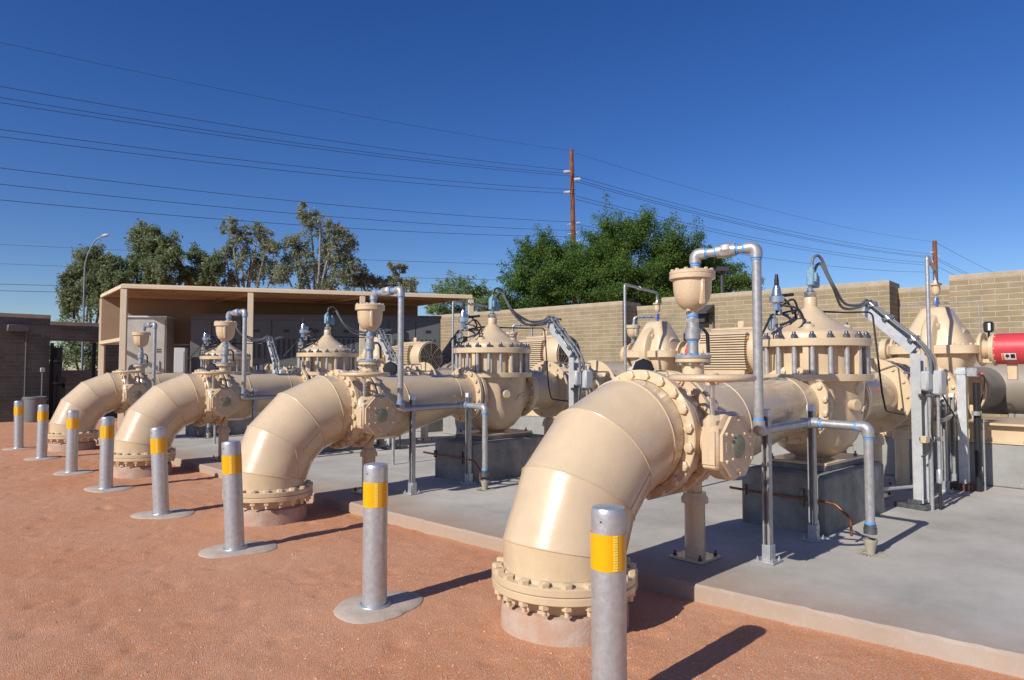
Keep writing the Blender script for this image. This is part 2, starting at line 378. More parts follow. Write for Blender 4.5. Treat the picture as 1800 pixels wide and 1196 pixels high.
# ------------------------------------------------------------------ bollards
ORD = ['first', 'second', 'third', 'fourth', 'fifth', 'sixth', 'seventh', 'eighth']
bol = [(2.66, 2.05, 0, 0), (2.685, 4.10, 0, 0), (2.61, 6.275, 3.0, .5), (2.635, 8.365, 3.4, 0), (2.64, 10.675, 0, 0), (2.66, 12.75, 0, 0), (2.68, 15.16, -.3, 0), (2.664, 17.33, 1.6, 0)]
bl = ['galvanized bollard with yellow band in front of the largest elbow, its foot cut off',
      'galvanized bollard with yellow band, second from the front of the row',
      'slightly leaning galvanized bollard, third from the front, overlapping the second elbow pipe',
      'leaning galvanized bollard, fourth from the front of the row, with scuffed cap',
      'upright galvanized bollard, fifth from the front, just before the third elbow pipe',
      'upright galvanized bollard, sixth from the front, overlapping the rearmost elbow pipe',
      'galvanized bollard, seventh from the front, last but one before the trash can',
      'galvanized bollard at the far end of the row, in front of the grey trash can']
def make_bollard():
    t = thing('bollard', '', 'bollard', group='yellow banded bollards along the pipe outlets')
    r = .084
    MB().lathe([(r, .0), (r, .985), (r * .985, 1.0), (r * .93, 1.012), (r * .7, 1.017), (.001, 1.019)], n=40).build('post', 'galv', t)
    MB().lathe([(r + .0022, .720), (r + .0022, .893)], n=40, caps=False).build('reflective_band', 'yellow', t)
    b = MB()
    for k in range(14):
        for q, a in enumerate((-.10, 0.0, .10)):
            aa = rad(240) + a + (.02 if k % 2 else 0); z = .728 + k * .0122
            b.box((cos(aa) * (r + .0024), sin(aa) * (r + .0024), z), (.003, .011 if q == 1 else .006, .008), 0, aa)
    b.build('reflective_beads', 'gold', t)
    MB().tube([(cos(2 * pi * k / 32) * (r + .012), sin(2 * pi * k / 32) * (r + .012), .028) for k in range(32)], .015, 10, loop=True).build('base_ring', 'galv', t)
    MB().cyl((-r * .98, -.02, .955), (-r - .003, -.02, .955), .004, 8).build('vent_hole', 'dark', t)
    return t
b0 = make_bollard()
vd = rad(45.57)
for i, (x, y, lean, ph) in enumerate(bol):
    t = b0 if i == 0 else copy_tree(b0)
    t.location = (x, y, -.012); t.scale = (1, 1, .985); ax = V(cos(vd), sin(vd), 0)
    t.rotation_mode = 'QUATERNION'
    t.rotation_quaternion = Matrix.Rotation(-rad(lean), 3, ax).to_quaternion()
    t['label'] = bl[i]
    # poured collar
    rr = random.Random(i); c = MB(); n = 60; rad_ = [.30 + rr.gauss(0, .0025) + .004 * sin(7 * 2 * pi * k / n + i) + .035 * sin(2 * (2 * pi * k / n) + rr.random() * .2 + i) + .015 * sin(3 * 2 * pi * k / n + i * 2) for k in range(n)]
    rings = []
    for f, z in ((1.0, -.012), (1., .004), (.97, .010), (.6, .014), (.3, .017)):
        rings.append([(cos(2 * pi * k / n) * rad_[k] * f + .03, sin(2 * pi * k / n) * rad_[k] * f, z) for k in range(n)])
    c.ring_faces(rings)
    q = c.build('concrete_collar', 'collar', loc=(x, y, 0))
    tag(q, 'rough round concrete collar around the foot of the %s bollard from the front' % ORD[i], 'collar', 'poured collars around the bollards')

# ------------------------------------------------------------------ pipe lines
LN = ['frontmost pipe line', 'second pipe line from the front', 'third pipe line from the front', 'rearmost pipe line']
LY = [3.0, 7.35, 11.8, 16.4]; LROT = [rad(-1.5), 0, 0, 0]
X0 = 3.42
# x offsets from the base, per line
riserX = [1.56, 1.29, 1.26, 1.25]; f2X = [3.33, 2.84, 2.62, 2.53]; valX = [3.80, 3.38, 3.2, 3.1]
dkX = [5.45, 4.55, 4.35, 4.2]; d2X = [6.45, 5.75, 5.5, 5.3]; pmX = [8.08, 7.68, 7.5, 7.4]
ZC = 1.17; RP = .40; RB = .85; ZS = 1.33; RS = .28

def make_elbow():
    t = thing('pipe_elbow', '', 'pipe elbow', group='tan mitred outlet elbows dropping into the ground')
    zb = ZC - RB; b = MB(); n = 64
    pts = [V(0, 0, .34)]
    c = V(RB, 0, zb)
    for k in range(4):
        a = rad(11.25 + 22.5 * k); rr = RB / cos(rad(11.25)); pts.append(V(RB - rr * cos(a), 0, zb + rr * sin(a)))
    pts.append(V(RB - .03, 0, ZC))
    seams = MB()
    def ring(i, rr=RP):
        P = pts[i]
        if i == 0: nn = V(0, 0, 1); s = 1
        elif i == len(pts) - 1: nn = V(1, 0, 0); s = 1
        else:
            d0 = (P - pts[i - 1]).normalized(); d1 = (pts[i + 1] - P).normalized(); nn = (d0 + d1).normalized(); s = 1 / nn.dot(d0)
        side = V(0, 1, 0); up = nn.cross(side).normalized()
        return [P + side * cos(2 * pi * j / n) * rr + up * sin(2 * pi * j / n) * rr * s for j in range(n)]
    for i in range(len(pts) - 1): b.ring_faces([ring(i), ring(i + 1)], False)
    for i in range(1, len(pts) - 1): seams.tube([p for p in ring(i, RP + .0005)], .0055, 6, loop=True)
    b.build('bend', 'paint', t)
    def on(i, f, ang):   # point on segment i surface
        d = (pts[i + 1] - pts[i]).normalized(); side = V(0, -1, 0); up = d.cross(side).normalized()
        return pts[i].lerp(pts[i + 1], f) + (side * cos(ang) + up * sin(ang)) * (RP + .001)
    seams.tube([on(2, f, rad(12)) for f in (.06, .3, .6, .95)], .004, 6)
    seams.tube([on(1, f, rad(30 - 34 * f)) for f in (.1, .3, .5, .7, .9)], .0035, 6)
    seams.build('weld_seam', 'paint', t)
    f = MB(); f.annulus((0, 0, .328), (0, 0, 1), RP - .02, .475, .05, 72); f.lathe([(RP + .004, .353), (RP + .018, .353), (RP + .004, .372)], n=64, caps=False)
    f.hexes((0, 0, .353), (0, 0, 1), .436, 20, .037, .026, .5)
    f.build('base_flange', 'paint', t)
    f = MB(); f.annulus((0, 0, .276), (0, 0, 1), .33, .475, .048, 72); f.hexes((0, 0, .252), (0, 0, -1), .436, 20, .034, .034, .5)
    for k in range(20):
        a = 2 * pi * (k + .5) / 20; f.cyl((cos(a) * .436, sin(a) * .436, .252), (cos(a) * .436, sin(a) * .436, .185), .017, 10)
    f.cyl((0, 0, .12), (0, 0, .27), .36, 48)
    f.build('lower_flange', 'paint', t)
    f = MB(); f.annulus((RB + .0, 0, ZC), (1, 0, 0), RP - .02, .475, .055, 72); f.hexes((RB - .0275, 0, ZC), (-1, 0, 0), .436, 20, .037, .03, .5)
    f.lathe([(RP + .004, 0), (RP + .02, 0), (RP + .004, -.02)], (RB - .028, 0, ZC), (1, 0, 0), 64, caps=False)
    f.build('outlet_flange', 'paint', t)
    return t
def make_footing(i):
    b = MB(); n = 56; r = random.Random(i); rings = []
    wob = [1 + .012 * sin(5 * k * 2 * pi / n + i) + r.uniform(-.006, .006) for k in range(n)]
    for rr, z in ((.415, -.05), (.412, .12), (.405, .150), (.385, .162), (.34, .165)):
        rings.append([(cos(2 * pi * k / n) * rr * wob[k], sin(2 * pi * k / n) * rr * wob[k], z + (r.uniform(-.004, .004) if z > .1 else 0)) for k in range(n)])
    b.ring_faces(rings); return b.build('concrete_footing', 'foot')
def make_bfv():
    t = thing('butterfly_valve', '', 'valve', group='butterfly valves with hand wheels behind the elbows')
    x = .04
    b = MB(); b.annulus((x, 0, ZC), (1, 0, 0), .3, .47, .045, 72); b.annulus((x + .21, 0, ZC), (1, 0, 0), .3, .47, .045, 72)
    b.annulus((x + .105, 0, ZC), (1, 0, 0), .3, .415, .17, 64)
    for k in range(20):
        a = 2 * pi * (k + .5) / 20; p = V(0, cos(a) * .436, ZC + sin(a) * .436); 
        b.cyl(p + V(x + .02, 0, 0), p + V(x + .045, 0, 0), .033, 6); b.cyl(p + V(x + .165, 0, 0), p + V(x + .19, 0, 0), .033, 6)
        b.cyl(p + V(x + .045, 0, 0), p + V(x + .06, 0, 0), .016, 8); b.cyl(p + V(x + .15, 0, 0), p + V(x + .167, 0, 0), .016, 8)
    b.lathe([(.11, 0), (.11, .12), (.15, .13), (.15, .16)], (x + .105, -.39, ZC - .03), (0, -1, 0), 32)
    b.lathe([(.09, 0), (.09, .07), (.06, .08)], (x + .105, .40, ZC - .03), (0, 1, 0), 24)
    b.build('body', 'paint2', t)
    gc = V(x + .12, -.60, ZC - .05)
    b = MB(); b.lathe([(.225, -.055), (.238, -.04), (.238, .05), (.20, .075)], gc, (0, -1, 0), 40)
    b.box(gc + V(-.13, -.01, .0), (.22, .13, .30), .02)
    b.box(gc + V(-.10, .0, .05), (.30, .10, .34), .04)
    b.box(gc + V(-.242, -.01, .0), (.012, .10, .23), .004)
    b.build('gearbox', 'paint2', t)
    b = MB()
    pts = []
    for k in range(8): a = rad(22.5 + 45 * k); pts.append((cos(a) * .225, sin(a) * .225))
    b.prism(pts, lambda X, Y, q: gc + V(X, -.075 - .022 * q, Y), 0)
    for k in range(6):
        a = rad(30 + 60 * k); b.cyl(gc + V(cos(a) * .185, -.096, sin(a) * .185), gc + V(cos(a) * .185, -.112, sin(a) * .185), .013, 6)
    for k in range(4):
        a = rad(45 + 90 * k); b.cyl(gc + V(cos(a) * .115, -.096, sin(a) * .115), gc + V(cos(a) * .115, -.108, sin(a) * .115), .010, 6)
    r = random.Random(3)
    for k in range(9): b.box(gc + V(.165, -.098, .07 - k * .016), (.006 + .003 * (k % 3), .004, .009), 0)      # raised cast marks
    for k in range(4): b.box(gc + V(-.16, -.098, .03 - k * .017), (.007, .004, .010), 0)
    for k in range(3): b.box(gc + V(-.02 + k * .018, -.098, -.16), (.012, .004, .007), 0)
    b.build('gearbox_cover', 'paint2', t)
    ind = mat('worn_indicator', (.33, .29, .23), .45, .3, .2, 40, col2=(.20, .24, .13)) if 'ind' not in M else M['ind']; M['ind'] = ind
    MB().lathe([(.082, 0), (.082, .006), (.076, .010)], gc + V(0, -.095, 0), (0, -1, 0), 32).build('position_indicator', 'ind', t)
    hw = gc + V(-.17, -.0, 0)
    st = MB().cyl(hw + V(0, 0, .14), hw + V(0, 0, .455), .017, 14).build('stem', 'chrome', t)
    zt = hw.z + .47
    b = MB(); b.tube([(hw.x + cos(2 * pi * k / 48) * .265, hw.y + sin(2 * pi * k / 48) * .265, zt) for k in range(48)], .0235, 12, loop=True)
    b.cyl((hw.x, hw.y, zt - .05), (hw.x, hw.y, zt + .03), .045, 20)
    for k in range(4):
        a = rad(20 + 90 * k); b.tube([(hw.x + cos(a) * .03, hw.y + sin(a) * .03, zt - .02), (hw.x + cos(a) * .15, hw.y + sin(a) * .15, zt - .012), (hw.x + cos(a) * .26, hw.y + sin(a) * .26, zt)], .017, 10)
    b.build('handwheel', 'paint2', t)
    MB().box((x + .19, -.02, ZC + .4735), (.045, .10, .003), 0, 0).build('nameplate', 'chrome', t)
    return t
def make_reducer(i):
    t = thing('reducer_pipe', ['', '', '', ''][i], 'pipe', group='tapered tan discharge pipes')
    x0 = .30; x1 = f2X[i] - RB; xs = x0 + (x1 - x0) * .28; xe = x1 - .28; xr = riserX[i] - RB; n = 64; top = ZC + RP
    b = MB()
    def ring(x, r, c): return [(x, cos(2 * pi * j / n) * r, c + sin(2 * pi * j / n) * r) for j in range(n)]
    b.ring_faces([ring(x0, RP, ZC), ring(xs, RP, ZC)], False); b.ring_faces([ring(xs, RP, ZC), ring(xe, RS, top - RS)], False); b.ring_faces([ring(xe, RS, top - RS), ring(x1, RS, top - RS)], False)
    b.build('shell', 'paint', t)
    zc2 = top - RS
    s = MB(); s.tube(ring(xs, RP + .0005, ZC), .0055, 6, loop=True); s.tube(ring(xe, RS + .0005, zc2), .0055, 6, loop=True); s.build('weld_seam', 'paint', t)
    f = MB(); f.annulus((x0 + .022, 0, ZC), (1, 0, 0), RP - .02, .47, .045, 72); f.hexes((x0 + .045, 0, ZC), (1, 0, 0), .436, 20, .037, .028, .5); f.build('inlet_flange', 'paint', t)
    f = MB(); f.annulus((x1, 0, zc2), (1, 0, 0), RS - .02, .385, .05, 64); f.hexes((x1 - .025, 0, zc2), (-1, 0, 0), .345, 16, .029, .026, .5); f.build('outlet_flange', 'paint', t)
    f = MB(); f.cyl((xr, 0, top - .05), (xr, 0, top + .145), .088, 32); f.disc((xr, 0, top + .148), (0, 0, 1), .142, .03, 40); f.build('air_valve_stub', 'paint', t)
    return t, zc2
def make_airvalve():   # origin at top of stub flange
    t = thing('air_release_valve', '', 'air valve', group='tan bowl shaped air valves on the discharge pipes')
    f = MB(); f.disc((0, 0, .016), (0, 0, 1), .145, .03, 40)
    f.hexes((0, 0, .03), (0, 0, 1), .116, 8, .016, .016, .5); f.hexes((0, 0, -.032), (0, 0, -1), .116, 8, .016, .02, .5)
    f.build('flange', 'galvpipe', t)
    b = MB(); b.cyl((0, 0, .02), (0, 0, .16), .044, 24); b.lathe([(.05, .15), (.062, .165), (.062, .245), (.05, .26), (.05, .30)], n=24); b.lathe([(.056, .30), (.056, .33)], n=6)
    b.cyl((0, 0, .3), (0, 0, .42), .042, 24); b.build('ball_valve', 'galvpipe', t)
    for z in (.03, .135, .345, .40): MB().cyl((0, 0, z), (0, 0, z + .018), .0465, 24).build('thread_tape', 'blue', t)
    b = MB(); b.tube([(.05, -.02, .25), (.085, -.055, .24), (.11, -.07, .20), (.115, -.072, .05)], [.012, .012, .015, .015], 10); b.build('lever', 'black', t)
    b = MB(); b.cyl((.03, -.02, .235), (.085, -.04, .245), .017, 10); b.build('lever_nut', 'chrome', t)
    prof = [(.045, .385), (.05, .40), (.085, .415), (.118, .45), (.142, .50), (.152, .56), (.156, .63), (.156, .655)]
    b = MB(); b.lathe(prof, n=48)
    b.cyl((-.055, .0, .39), (-.055, 0, .43), .02, 12)
    for a in (-116, 64):   # cast ribs
        a = rad(a); b.box((cos(a) * .145, sin(a) * .145, .545), (.05, .035, .22), .008, a)
    b.build('bowl', 'paint2', t)
    b = MB(); b.lathe([(.175, .650), (.184, .655), (.184, .685), (.180, .69), (.184, .695), (.184, .715), (.176, .722), (.12, .735), (.06, .738)], n=48)
    b.hexes((0, 0, .722), (0, 0, 1), .160, 12, .016, .015, .5); b.lathe([(.05, .73), (.05, .752)], (.05, 0, 0), n=24)
    b.build('lid', 'paint2', t)
    return t
def pipe_fit(b, p, r=.05, l=.05):   # bulged fitting
    b.lathe([(r * .9, -l / 2), (r * 1.1, -l / 2), (r * 1.1, l / 2), (r * .9, l / 2)], p[0], p[1], 20)
def make_vent(i):
    # local origin at the riser axis, slab level. goes up from the lid, over, down, along +X, then down to the drain
    t = thing('vent_pipe', '', 'pipe', group='galvanised vent pipes looping from the air valves to the drains')
    zt = 2.50 - .02; x1, y1 = [(.20, -.46), (.13, -.48), (.13, -.48), (.13, -.48)][i]; zb = 1.165
    x2 = [1.18, 1.16, 1.16, 1.16][i]; y3 = [-.92, -.87, -.87, -.87][i]; r = .037; xo = .05; z1 = zt + .12
    a = rpath([(xo, 0, zt + .01), (xo, 0, z1), (x1, y1, z1 + .02), (x1, y1, zb), (x2, y1 + .04, zb + .01), (x2, y3, zb), (x2, y3, .36)], .07, 7)
    MB().tube(a, r, 18).build('pipe_run', 'galvpipe', t)
    d = (V(x1, y1, z1 + .02) - V(xo, 0, z1)).normalized(); m0 = V(xo, 0, z1)
    def el(p): MB().tube(rpath(p, .07, 7), .0475, 18).build('elbow_fitting', 'galvpipe', t)
    # elbows as thicker bends
    L = (V(x1, y1, 0) - V(xo, 0, 0)).length
    el([(xo, 0, z1 - .075), (xo, 0, z1), m0 + d * .085])
    e1 = V(x1, y1, z1 + .02); el([e1 - d * .085, e1, e1 - V(0, 0, .085)])
    el([(x1, y1, zb + .08), (x1, y1, zb), (x1 + .08, y1 + .003, zb)])
    d2 = V(0, -1, 0); el([(x2 - .10, y1 + .04, zb + .01), (x2, y1 + .04, zb + .01), (x2, y1 - .06, zb + .01)])
    el([(x2, y3 + .08, zb), (x2, y3, zb), (x2, y3, zb - .08)])
    mid = m0 + d * (L * .52); b = MB(); b.lathe([(.05, -.05), (.062, -.03), (.062, .03), (.05, .05)], mid, d, 8); b.lathe([(.054, -.075), (.054, .075)], mid, d, 18)
    b.build('union', 'galvpipe', t)
    for p, dd in ((V(xo, 0, z1 - .088), V(0, 0, 1)), (m0 + d * .095, d), (mid + d * .085, d), (mid - d * .085, d), (e1 - d * .095, d), (e1 - V(0, 0, .095), V(0, 0, 1)),
                  (V(x1, y1, zb + .09), V(0, 0, 1)), (V(x2, y1 - .075, zb + .005), d2), (V(x2, y3 + .09, zb), d2), (V(x2, y3, zb - .09), V(0, 0, 1)), (V(x2, y3, .375), V(0, 0, 1))):
        MB().cyl(p - dd * .009, p + dd * .009, .041, 18).build('thread_tape', 'blue', t)
    MB().lathe([(.052, 0), (.052, .05), (.046, .055), (.046, .075)], (x2, y3, .285), n=20).build('outlet_coupling', 'steel', t)
    return t
def anchors(t, dx, dy, z, rr, m):
    first = None
    for sx in (-1, 1):
        for sy in (-1, 1):
            if not first: b = MB(); b.cyl((0, 0, 0), (0, 0, rr), rr, 6); b.cyl((0, 0, rr * .8), (0, 0, rr * 2.4), rr * .45, 8); first = o = b.build('anchor_bolt', m, t)
            else: o = copy_tree(first, t)
            o.location = (sx * dx, sy * dy, z)
def make_stand(h):
    t = thing('pipe_stand', '', 'pipe stand', group='tan pipe stands bolted to the slab')
    b = MB(); b.cyl((0, 0, .02), (0, 0, h * .78), .082, 28); b.build('column', 'paint', t)
    b = MB(); b.lathe([(.088, h * .68), (.107, h * .69), (.107, h * .75), (.090, h * .79), (.090, h * .82)], n=32); b.cyl((0, 0, h * .8), (0, 0, h + .03), .06, 24); b.build('threaded_cap', 'paint', t)
    b = MB(); b.box((0, 0, .014), (.30, .30, .02), .004); b.build('base_plate', 'paint', t)
    anchors(t, .115, .115, .02, .018, 'rust')
    return t
def make_strut(h=1.15):
    t = thing('strut_post', '', 'post', group='slotted steel posts carrying the vent pipes')
    b = MB(); w = .029
    pts = [(-w, -w), (w, -w), (w, w), (w - .0, w), (w, w)]
    prof = [(-w, w), (-w, -w), (w, -w), (w, w), (w * .55, w), (w * .55, w * .7), (w * .8, w * .7), (w * .8, -w * .8), (-w * .8, -w * .8), (-w * .8, w * .7), (-w * .55, w * .7), (-w * .55, w)]
    b.prism(prof, lambda x, y, q: V(-y, x, .02 + q * h), 0); b.build('channel', 'strut', t)
    b = MB(); b.box((0, 0, h + .03), (.066, .066, .06), .006); b.build('end_cap', 'white', t)
    b = MB(); b.box((0, 0, .010), (.16, .16, .016), .003); b.box((-.034, 0, .07), (.006, .07, .14), .002); b.box((.012, -.034, .07), (.07, .006, .14), .002); b.build('base_plate', 'galv', t)
    anchors(t, .06, .06, .018, .012, 'galv')
    MB().tube([(-.05, -.10, 1.045 - .12 + .12), (-.02, -.06, 1.045), (.02, -.03, 1.045)], .006, 6)
    return t
def make_cup():
    t = thing('drain_cup', '', 'drain cup', group='drain cups under the vent pipe outlets')
    b = MB(); b.lathe([(.034, .0), (.040, .05), (.050, .09), (.056, .112), (.056, .12), (.051, .12), (.046, .09), (.035, .05), (.03, .02)], n=24, caps=False); b.build('cup', 'cupm', t)
    b = MB()
    for k in range(24):
        a = 2 * pi * k / 24; b.box((cos(a) * .092, sin(a) * .092, .005), (.055, .008, .008), 0, a)
    b.build('grate', 'cupm', t)
    return t
def make_ctrl():   # control valve, origin at body axis on slab level z=0 world
    t = thing('control_valve', '', 'control valve', group='tan globe control valves with bolted covers')
    z = ZS - .05
    b = MB()
    b.lathe([(.16, .745), (.22, .775), (.32, .84), (.41, .95), (.465, 1.10), (.48, 1.25), (.485, 1.38), (.49, 1.47), (.50, 1.54)], n=56)
    b.lathe([(.30, -.47), (.30, -.36), (.36, -.25), (.42, -.1), (.43, 0), (.42, .1), (.36, .25), (.30, .36), (.30, .5)], (0, 0, 1.29), (1, 0, 0), 48)
    b.annulus((-.46, 0, 1.29), (1, 0, 0), .2, .385, .06, 64); b.annulus((.52, 0, 1.31), (1, 0, 0), .2, .385, .06, 64)
    b.hexes((-.43, 0, 1.29), (1, 0, 0), .345, 16, .029, .028, .5); b.hexes((.49, 0, 1.31), (-1, 0, 0), .345, 16, .029, .028, .5)
    # bosses on the camera side
    b.lathe([(.055, 0), (.06, .06), (.05, .07)], (-.18, -.46, 1.30), (-.35, -1, 0), 20); b.lathe([(.07, 0), (.075, .05), (.05, .07)], (-.05, -.44, 1.47), (-.2, -1, .1), 20)
    b.tube([(.02, -.475, 1.21), (.07, -.479, 1.27), (.18, -.457, 1.29)], .013, 8)
    for xx in (.20, .225): b.tube([(xx, -.445, 1.25), (xx, -.445, 1.32)], .008, 6)
    b.tube([(.19, -.45, 1.285), (.235, -.438, 1.285)], .007, 6)
    b.cyl((0, 0, .71), (0, 0, .77), .17, 32)
    b.build('body', 'paint2', t)
    b = MB(); b.lathe([(.50, 1.53), (.575, 1.53), (.58, 1.536), (.58, 1.596), (.575, 1.60), (.45, 1.60)], n=64)
    b.lathe([(.455, 1.60), (.455, 1.88)], n=56, caps=False)
    for k in range(6): a = rad(18 + 60 * k); b.box((cos(a) * .49, sin(a) * .49, 1.74), (.10, .055, .28), .004, a)
    b.build('cage', 'paint2', t)
    b = MB(); b.lathe([(.45, 1.875), (.56, 1.875), (.566, 1.881), (.566, 1.945), (.56, 1.952), (.48, 1.952), (.478, 1.995), (.46, 2.02), (.43, 2.035), (.385, 2.055), (.31, 2.10), (.225, 2.155), (.15, 2.215), (.10, 2.27), (.078, 2.29), (.066, 2.30), (.066, 2.39), (.06, 2.40)], n=56)
    for a in (200, 290, 30): a = rad(a); b.lathe([(.06, 2.0), (.055, 2.09), (.045, 2.10)], (cos(a) * .33, sin(a) * .33, 0), (0, 0, 1), 20)
    b.build('cover', 'paint2', t)
    N = 20; st0 = None
    for k in range(N):
        a = 2 * pi * (k + .35) / N; p = V(cos(a) * .525, sin(a) * .525, 0)
        if not st0:
            st0 = MB().cyl((0, 0, 1.60), (0, 0, 1.88), .0245, 12).build('spacer_stud', 'galvpipe', t, loc=p)
            b = MB(); b.lathe([(.034, 1.952), (.034, 1.985), (.026, 1.992)], n=6); b.lathe([(.019, 1.985), (.019, 2.01), (.012, 2.02)], n=10); b.build('nut', 'steel', st0)
        else: copy_tree(st0, t).location = p
    for a in (200, 290, 30): a = rad(a); MB().lathe([(.022, 2.10), (.022, 2.125)], (cos(a) * .33, sin(a) * .33, 0), (0, 0, 1), 6).build('plug', 'steel', t)
    b = MB(); b.lathe([(.055, 2.39), (.062, 2.40), (.062, 2.45), (.045, 2.46), (.03, 2.47), (.03, 2.50)], n=20); b.cyl((0, 0, 2.49), (0, 0, 2.56), .018, 10); b.build('stem_gland', 'chrome', t)
    s = MB(); s.box((-.035, -.03, 2.60), (.085, .075, .17), .012); s.box((.075, -.01, 2.57), (.10, .085, .13), .012); s.box((-.03, -.075, 2.60), (.05, .03, .10), .008)
    s.cyl((-.035, -.03, 2.68), (-.035, -.03, 2.71), .03, 12); s.build('limit_switch', 'switch', t)
    for a_, b_ in (((-.02, -.03, 2.69), (-.02, -.03, 2.735)), ((.085, -.01, 2.63), (.085, -.01, 2.68))): MB().cyl(a_, b_, .018, 8).build('conduit_connector', 'chrome', t)
    # pilot system on the left of the cover: regulators, black hoses, rails
    p = MB(); q = V(-.42, .16, 0)
    p.lathe([(.05, 2.32), (.072, 2.33), (.072, 2.39), (.05, 2.40), (.042, 2.46), (.028, 2.50)], q, (0, 0, 1), 20); p.lathe([(.045, 2.25), (.04, 2.32)], q, (0, 0, 1), 6)
    p.lathe([(.03, 2.04), (.05, 2.06), (.05, 2.16), (.03, 2.18), (.03, 2.22)], q + V(-.04, .03, 0), (0, 0, 1), 18)
    p.cyl(q + V(.0, -.02, 2.22), q + V(.28, .02, 2.22), .014, 8); p.cyl(q + V(.06, .0, 2.20), q + V(.06, .0, 2.27), .025, 6); p.build('pilot_regulator', 'chrome', t)
    MB().lathe([(.024, 2.49), (.022, 2.56), (.014, 2.62)], q, (0, 0, 1), 12).build('regulator_cap', 'black', t)
    MB().box(q + V(.09, .03, 2.40), (.07, .05, .12), .02, .4).build('pilot_bracket', 'white', t)
    p = MB()
    p.tube(rpath([(-.72, .20, 1.86), (-.80, .2, 1.86), (-.50, .18, 2.20), (-.36, .16, 2.22)], .03, 4), .012, 8)
    p.tube(spline([(-.40, .14, 2.28), (-.30, .05, 2.36), (-.18, .05, 2.26), (-.22, .0, 2.12), (-.34, .02, 2.05)]), .011, 8)
    p.tube(spline([(-.40, .18, 2.24), (-.26, .10, 2.17), (-.30, .08, 2.06), (-.20, .12, 2.03)]), .013, 8)
    p.tube(rpath([(-.36, .16, 2.22), (-.1, .1, 2.27), (.12, .10, 2.27), (.62, -.10, 2.27), (.76, -.34, 2.27), (.76, -.42, 1.4), (.80, -.44, 1.20), (1.3, -.46, 1.14)], .06, 5), .010, 8)
    p.tube(spline([(-.42, .12, 2.30), (-.36, -.02, 2.26), (-.30, -.06, 2.14), (-.36, -.04, 2.06), (-.40, .06, 2.02)]), .012, 8)
    p.tube(spline([(-.44, .20, 2.36), (-.32, .24, 2.44), (-.22, .20, 2.40), (-.20, .12, 2.30), (-.28, .06, 2.22)]), .012, 8)
    p.tube(spline([(-.36, .16, 2.10), (-.24, .06, 2.16), (-.14, .10, 2.24), (-.06, .12, 2.27)]), .012, 8)
    p.tube([(-.33, .19, 2.40), (-.14, .12, 2.43)], .017, 8)
    p.tube(rpath([(-.46, .14, 2.10), (-.56, .10, 2.08), (-.60, .02, 1.97)], .03, 4), .009, 8)
    p.box((.18, .12, 2.24), (.07, .05, .12), .01); p.cyl((.18, .12, 2.08), (.18, .12, 2.2), .016, 8)
    p.build('pilot_tubing', 'rubber', t)
    return t
def make_block():
    t = thing('concrete_block', '', 'concrete block', group='grey concrete blocks under the control valves')
    MB().box((0, 0, .25), (1.56, .82, .58), .03).build('block', 'conc', t)
    MB().box((.02, 0, .565), (1.0, .60, .05), .006).build('grout_pad', 'conc', t)
    MB().box((.02, 0, .607), (.96, .62, .03), .004).build('steel_plate', 'paint2', t)
    anchors(t, .42, .25, .62, .02, 'steel')
    return t
def make_copper():
    t = thing('copper_drain_tube', '', 'copper tube', group='copper drain tubes clamped to the blocks')
    MB().tube(rpath([(-.80, .30, .34), (-.80, .46, .35)], .02, 3), .012, 8)
    b = MB(); b.tube(rpath([(-.93, .43, .36), (-.95, .43, .36), (-.84, .10, .33), (-.84, -.40, .33), (-.855, -.55, .32), (-.875, -.68, .22), (-.88, -.69, .07)], .05, 5), .012, 10); b.build('tube', 'copper', t)
    b = MB(); b.box((-.795, -.22, .33), (.03, .035, .16), .002); b.box((-.795, .36, .33), (.03, .035, .10), .002); b.build('clamp', 'steel', t)
    return t
